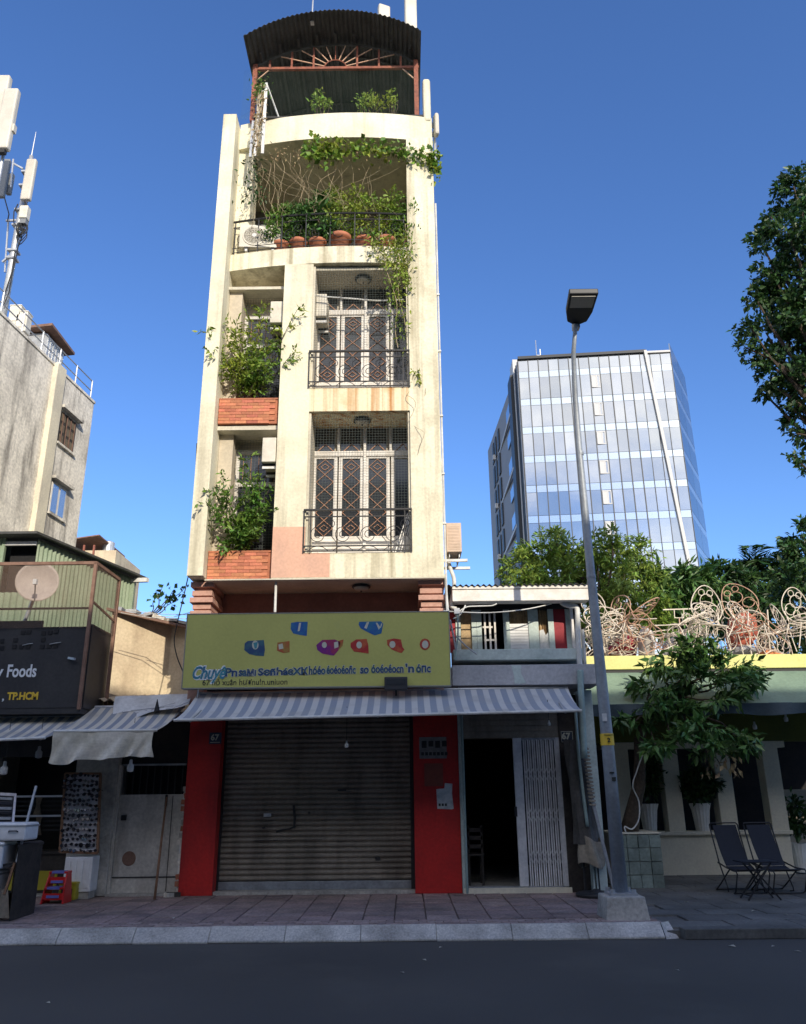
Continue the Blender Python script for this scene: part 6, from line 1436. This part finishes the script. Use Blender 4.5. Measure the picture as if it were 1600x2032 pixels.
wc = thing('white_crate', 'white slatted plastic crate standing below the sunglasses board', 'crate', ((p0.x+p1.x)/2, 13.6, ZW))
MB().box(p0.x, p1.x, 13.45, 13.75, ZW+.10, p0.z).build('body', 'plastic_white', wc, bevel=.01)
for k in range(4): MB().box(p0.x+.03+.1*k, p0.x+.09+.1*k, 13.435, 13.45, ZW+.16, p0.z-.05).build('panel', 'plastic_white', wc)
MB().box(p0.x+.02, p1.x-.02, 13.47, 13.73, ZW, ZW+.10).build('plinth', 'concrete', wc)
p = gnd(137, 1785, ZW); yc = thing('yellow_crate', 'yellow plastic crate beside the red step stool', 'crate', (p.x, p.y, ZW)); MB().box(-.13,.13,-.12,.12,0,.24).build('body', 'plastic_yellow', yc, local=True, bevel=.02); MB().box(-.14,.14,-.13,.13,.22,.25).build('rim', 'plastic_yellow', yc, local=True, bevel=.008); MB().box(-.08,.08,-.125,-.115,.08,.16).build('grip', 'dark_grille', yc, local=True)
# red step stool
p = gnd(103, 1794, ZW); rs = thing('step_stool', 'red plastic step stool with blue treads', 'step stool', (p.x, p.y, ZW))
for sx_ in (-1, 1): MB().extr([(sx_*.17, -.02, 0), (sx_*.17, .30, 0), (sx_*.135, .27, .42), (sx_*.135, .12, .42), (sx_*.15, .02, .2)], (-.022*sx_, 0, 0)).build('side', 'plastic_red', rs, local=True, bevel=.004)
for z, y0, y1 in ((.395, .10, .28), (.19, -.01, .2)): MB().box(-.14,.14,y0,y1,z,z+.03).build('step', 'plastic_red', rs, local=True, bevel=.008); MB().box(-.09,.09,y0-.012,y1-.04,z+.005,z+.036).build('tread', 'plastic_blue', rs, local=True)
for z, y in ((.30, .10), (.09, -.0)): MB().box(-.14,.14,y,y+.02,z-.04,z+.05).build('riser', 'plastic_red', rs, local=True)
for z in (.27, .08): MB().box(-.09,.09,(.085 if z>.2 else -.015),(.1 if z>.2 else 0),z,z+.035).build('band', 'plastic_blue', rs, local=True)
# dark cabinet with white cases at the edge
p = gnd(20, 1826, ZW); cbx = thing('dark_cabinet', 'dark panel stand at the pavement edge beside white cases', 'cabinet', (-5.35, 11.7, ZW))
qa, qb = gnd(18, 1828, ZW), gnd(68, 1812, ZW); zt_ = .62+.1
MB().extr([qa, qb, qb+Vector((-.25,.5,0)), qa+Vector((-.25,.5,0))], (0,0,.86)).build('panel', 'dark_wood', cbx); MB().extr([qa+Vector((-.01,-.012,.86)), qb+Vector((.02,-.012,.86)), qb+Vector((-.25,.5,.86)), qa+Vector((-.26,.5,.86))], (0,0,.03)).build('top', 'dark_wood', cbx)
for k, (z, h, dx) in enumerate(((.28, .30, -.40), (.60, .33, -.36), (.94, .22, -.10))):
    t = thing('white_case', ('lowest white drawer case stacked beside the dark panel stand', 'middle white drawer case stacked beside the dark panel stand', 'topmost white drawer case stacked beside the dark panel stand')[k], 'case', (qa.x+dx, qa.y+.15, ZW+z-.0))
    MB().box(-.5, .16, -.15, .25, 0, h).build('body', 'plastic_white', t, local=True, bevel=.025); MB().box(-.5, .165, -.155, .255, h-.05, h-.03).build('lid_seam', 'galv', t, local=True)
    MB().tube([(-.06,-.15,h*.5),(-.05,-.175,h*.55),(.05,-.175,h*.55),(.06,-.15,h*.5)], .008, 5).build('handle', 'dark_grille', t, local=True)
t = thing('plinth_block', 'dark block under the stacked white cases', 'plinth', (qa.x-.4, qa.y+.2, ZW)); MB().box(-.5,.2,-.1,.3,0,.28).build('block', 'dark_wood', t, local=True); MB().box(-.52,.22,-.12,.32,.26,.285).build('ledge', 'dark_wood', t, local=True)
bm2 = thing('broom', 'straw broom with grey handle leaning against the white cases', 'broom', gnd(10, 1822, ZW))
MB().bar(at(33,1712,11.35), at(72,1560,11.75), .028).build('handle', 'pole_paint', bm2); MB().bar(at(33,1712,11.35), at(3,1718,11.35), .03).build('hook', 'black_iron', bm2)
st_ = MB()
for k in range(60): st_.bar(at(random.uniform(2,16), 1772+random.uniform(-8,8), 11.3), at(random.uniform(-6,19), 1822, 11.32), .008)
st_.build('bristles', 'canvas', bm2)
MB().bar(at(9,1775,11.3), at(30,1712,11.35), .03).build('shaft', 'brown_wood', bm2)
# slanted tray of goods at the edge
q = [at(-10,1575,12.6), at(32,1577,12.6), at(27,1634,12.2), at(-12,1634,12.2)]
tr_ = thing('display_tray', 'tilted dark tray with pale rim above the white cases', 'tray', (q[2]+q[3])/2); MB().extr(q, (0,.02,.02)).build('tray', 'black_panel', tr_)
fe = MB()
for i in range(4): fe.bar(q[i]+Vector((0,-.02,0)), q[(i+1)%4]+Vector((0,-.02,0)), .03, .04)
fe.build('rim', 'board_pale', tr_)
for k in range(5): MB().bar(q[0].lerp(q[3], .15+.17*k)+Vector((.02,-.03,0)), q[1].lerp(q[2], .15+.17*k)+Vector((-.03,-.03,0)), .035).build('item', 'sun_glass' if k % 2 else 'galv', tr_)
MB().bar(q[2]+Vector((-.1,.05,0)), q[2]+Vector((-.1,.2,-1.15)), .04).build('support', 'dark_wood', tr_)
# cream old house behind the gap
ch_ = thing('cream_old_house', 'small cream plaster house with rusty roof edge between black shop and tube house', 'house', (-4.7, 15.2, 0))
A_, B_, C_ = Vector((-5.42, 14.75, 0)), Vector((-4.42, 15.2, 0)), Vector((-3.6, 14.95, 0))
def wallp(a, b, z0, za, zb, nm, mat): MB().hexa([(a.x,a.y,z0),(b.x,b.y,z0),(b.x,b.y+.25,z0),(a.x,a.y+.25,z0),(a.x,a.y,za),(b.x,b.y,zb),(b.x,b.y+.25,zb),(a.x,a.y+.25,za)]).build(nm, mat, ch_)
wallp(A_, B_, 2.5, 4.86, 4.70, 'wall', 'cream_old'); wallp(B_, C_, 2.5, 4.70, 4.42, 'wall', 'cream_old')
MB().hexa([(-5.5,14.65,4.87),(-3.5,14.9,4.44),(-3.5,18,4.6),(-5.5,18,5.0),(-5.5,14.65,4.92),(-3.5,14.9,4.48),(-3.5,18,4.65),(-5.5,18,5.05)]).build('roof', 'frame_brown', ch_)
for k in range(7): x = -5.35+.26*k; MB().obox((x, 14.85+random.uniform(0,.2), 4.93-.215*(x+5.5)+.03), (random.uniform(.12,.3), .3, random.uniform(.03,.09)), Matrix.Rotation(random.uniform(-.3,.3), 3, 'Y')).build('roof_scrap', random.choice(('canvas','old_plaster','dark_wood','galv')), ch_)
MB().box(-5.5, -3.6, 15.3, 18, .1, 4.4).build('body', 'grey_wall', ch_)
# fibre cement strip below it
MB().sheet(lambda u, v: (-5.05+1.45*u, 13.5+1.3*v, 3.12+.20*v+.025*math.sin(u*2*math.pi*9)), 54, 2, (0,0,-.012)).build('corrugated_strip', 'cream_old', ch_)
# grey door
gd_ = thing('gate_house_front', 'narrow shopfront with grey metal door and black barred opening', 'shopfront', (-4.1, 13.95, ZW))
g_ = lambda n, m, *b, **kw: MB().box(*b).build(n, m, gd_, **kw)
dr = g_('door', 'door_grey', -4.66, -3.62, 13.92, 13.97, ZW+.03, 1.64, bevel=.005)
MB().box(-4.66,-3.62,13.905,13.92,.40,.415).build('seam', 'dark_grille', dr); MB().box(-4.60,-4.52,13.89,13.92,1.25,1.33).build('lock', 'black_iron', dr); MB().box(-3.80,-3.79,13.912,13.92,.2,1.62).build('seam', 'dark_grille', dr)
MB().lathe([(.10,0),(.11,.004)], (-4.42,13.914,.68), 20, 'y').build('stain', 'frame_brown', dr)
g_('white_jamb', 'white_metal', -3.62, -3.585, 13.88, 13.95, ZW, 1.66); g_('sill', 'concrete', -4.7, -3.58, 13.8, 14.0, ZW-.02, ZW+.03)
g_('jamb', 'door_grey', -4.70, -4.66, 13.86, 13.97, ZW, 2.1)
for k in range(9): g_('bar', 'steel_bar' if 0 else 'dark_grille', -4.60+.115*k, -4.585+.115*k, 13.93, 13.945, 1.64, 2.1)
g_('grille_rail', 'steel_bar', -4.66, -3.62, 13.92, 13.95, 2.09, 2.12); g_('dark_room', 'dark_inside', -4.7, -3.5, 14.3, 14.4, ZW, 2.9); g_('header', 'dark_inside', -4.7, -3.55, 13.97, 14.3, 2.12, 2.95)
# crumbling wall edge
cw = g_('crumbling_edge', 'old_plaster', -3.585, -3.552, 13.80, 14.2, ZW, 1.75)
for k in range(16): z = ZW+.07+.1*k; MB().obox((-3.57+random.uniform(-.02,.02), 13.80+random.uniform(-.03,.02), z), (random.uniform(.05,.10), .06, .075), Matrix.Rotation(random.uniform(-.2,.2), 3, 'Y')).build('broken_brick', random.choice(('old_plaster','concrete','terracotta','old_plaster')), cw)
for k in range(7): MB().obox((-3.58+random.uniform(-.12,.06), 13.66+random.uniform(-.06,.1), ZW+.03), (random.uniform(.04,.10), .07, .06), Matrix.Rotation(random.uniform(0,1), 3, 'Z')).build('rubble', random.choice(('old_plaster','concrete','dark_wood')), cw)
wp = thing('wooden_pole', 'brown wooden pole leaning against the grey door', 'pole', gnd(307, 1785, ZW)); MB().tube([gnd(307,1785,ZW)+Vector((0,0,-.0)), at(318,1690,13.5), at(331,1582,13.88)], [.02,.019,.016], 8).build('pole', 'brown_wood', wp, smooth=True); MB().tube([at(329,1600,13.83), at(331,1578,13.9)], .022, 8).build('grip', 'dark_wood', wp)
# awnings of the left shops
aw = awning('awning', 'short dirty striped awning with hanging canvas valance over the grey door', (-5.0, 13.3, 2.98), (-3.55, 13.3, 2.98), at(107,1451,12.3), at(312,1449,12.3), 'awning_b', .04)
fa, fb = at(107,1451,12.3), at(306,1449,12.3)
def val(u, v):
    p = fa.lerp(fb, u); hem = .38+.035*math.sin(u*5.1+1)+.022*math.sin(u*13.7)+.02*abs(math.sin(u*9.3+.6))-.05*max(0, u-.9)*8*v
    return (p.x+.03*math.sin(u*23+4*v)*v, p.y-.02-.045*math.sin(u*29+5*v+2*math.sin(u*7))*v*(.5+.5*math.sin(u*11)**2)-.02*math.sin(u*13), p.z-.02-hem*v)
MB().sheet(val, 90, 10, (0,.004,0)).build('valance', 'tarp_dirty', aw)
awning('awning', 'striped awning under the black sign box', (-8.5, 13.2, 2.80), (-4.98, 13.2, 2.84), at(-160,1475,12.2), at(90,1464,12.2), 'awning_b', .03)
tw_ = thing('torn_tarp', 'torn white tarpaulin stretched above the dirty striped awning', 'tarpaulin', at(300, 1430, 13.1))
T4 = [at(229,1382,13.4), at(385,1376,13.3), at(375,1395,13.0), at(222,1438,12.9)]
def ttf(u, v):
    p = T4[0].lerp(T4[1], u).lerp(T4[3].lerp(T4[2], u), v); return p+Vector((0, -.03*math.sin(u*12+v*4), .03*math.sin(u*9)*math.sin(v*5)-.05*math.sin(math.pi*u)*math.sin(math.pi*v)))
MB().sheet(ttf, 40, 14, (0,.004,0)).build('sheet', 'tarp_white', tw_)
r0, r1, r2 = at(316,1388,13.0), at(320,1410,12.9), at(309,1414,12.9)
MB().extr([r0+Vector((0,-.1,0)), r1+Vector((0,-.1,0)), r2+Vector((0,-.1,0))], (0,.02,0)).build('tear', 'dark_inside', tw_)
cs = MB()
for k in range(10): cs.tube([ttf(random.random(), .55+.4*random.random())+Vector((0,-.01,0)) for _ in range(2)], .003, 4)
cs.build('crease', 'cloth_grey', tw_)
for lab, px, py, r in (('white bulb hanging at the edge under the left awning', 8, 1530, .055), ('white bulb hanging below the dirty canvas valance', 259, 1525, .05), ('dim bulb hanging in the dark shop', 77, 1498, .05)):
    p = at(px, py, 12.7); bulb(lab, p, 2.75, r, mat='bulb' if px != 77 else 'cloth_grey')
# thin wild branch and far roof
wb_ = thing('wild_sapling', 'thin leafy sapling growing from the cream roof edge', 'plant', at(300,1228,15.3)); s = MB(); pos = []
for tip in ((325,1160),(345,1170),(368,1165),(312,1180),(355,1190)):
    pa = wob(at(300,1226,15.3), at(*tip,15.2), 8, .04); s.tube(pa, [.014*(1-.08*i) for i in range(9)], 5)
    for _ in range(13): i = random.choice((5,6,7,8)); pos.append(pa[i]+Vector((random.gauss(0,.06), random.gauss(0,.05), random.gauss(0,.06))))
s.build('stem', 'bark', wb_); leaves_from('foliage', [tuple(p) for p in pos], rng.normal(size=(len(pos),3))+[0,0,-.5], .10, 'leaf_dark', wb_, aspect=.8)
fh_ = thing('far_house', 'distant cream house with curved roof canopy behind the green house', 'house', at(190,1105,40)); a = at(160,1085,40); b = at(228,1120,40)
MB().box(a.x, b.x, 40, 44, 0, at(200,1092,40).z).build('wall', 'cream_old', fh_); MB().sheet(lambda u, v: (a.x-.6+(b.x-a.x-.1)*u, 39.3+4*v, at(170,1078,40).z+.3*math.sin(math.pi*u)*0+.25*u), 10, 3, (0,0,-.06)).build('roof', 'frame_brown', fh_)
for px in (165, 185): p = at(px, 1098, 39.5); MB().box(p.x-.04, p.x+.04, 39.5, 39.6, p.z-.5, p.z+.45).build('post', 'rust_iron', fh_)
p = at(188, 1090, 39.8); MB().lathe([(.3,0),(.3,.5),(.1,.6)], (at(215,1095,41).x, 41, at(215,1095,41).z), 12).build('water_tank', 'galv', fh_)
# wires over the gap
wr = thing('street_wires', 'thin cables crossing the gap beside the lime signboard', 'cable', (-4.2, 14, 4.4))
for l in ([(240,1216,13.8),(300,1226,13.9),(378,1228,13.6)], [(250,1210,13.8),(310,1218,13.9),(380,1220,13.6)], [(310,1223,13.9),(345,1224,13.9),(378,1215,13.6)]): MB().tube([at(*q) for q in l], .006, 4).build('cable', 'pipe_white', wr)

# ------------------------------------------------------------------ row of houses across the street (behind the camera)
HO = 15.7
for k, x in enumerate(range(-42, 66, 12)):
    t = thing('opposite_house', 'plain house in the row across the street', 'house', (x+6, -9, 0), 'houses across the street')
    MB().box(x, x+11.99, -20, -9, 0, HO).build('wall', 'opposite', t)
    for f in range(4):
        for c in range(3): MB().box(x+1.4+3.6*c, x+3.2+3.6*c, -9.0, -8.96, 4.3+2.9*f, 5.9+2.9*f).build('window', 'dark_glass', t)
    MB().box(x+.02, x+11.97, -9.0, -8.8, 3.3, 3.5).build('canopy', 'concrete', t)
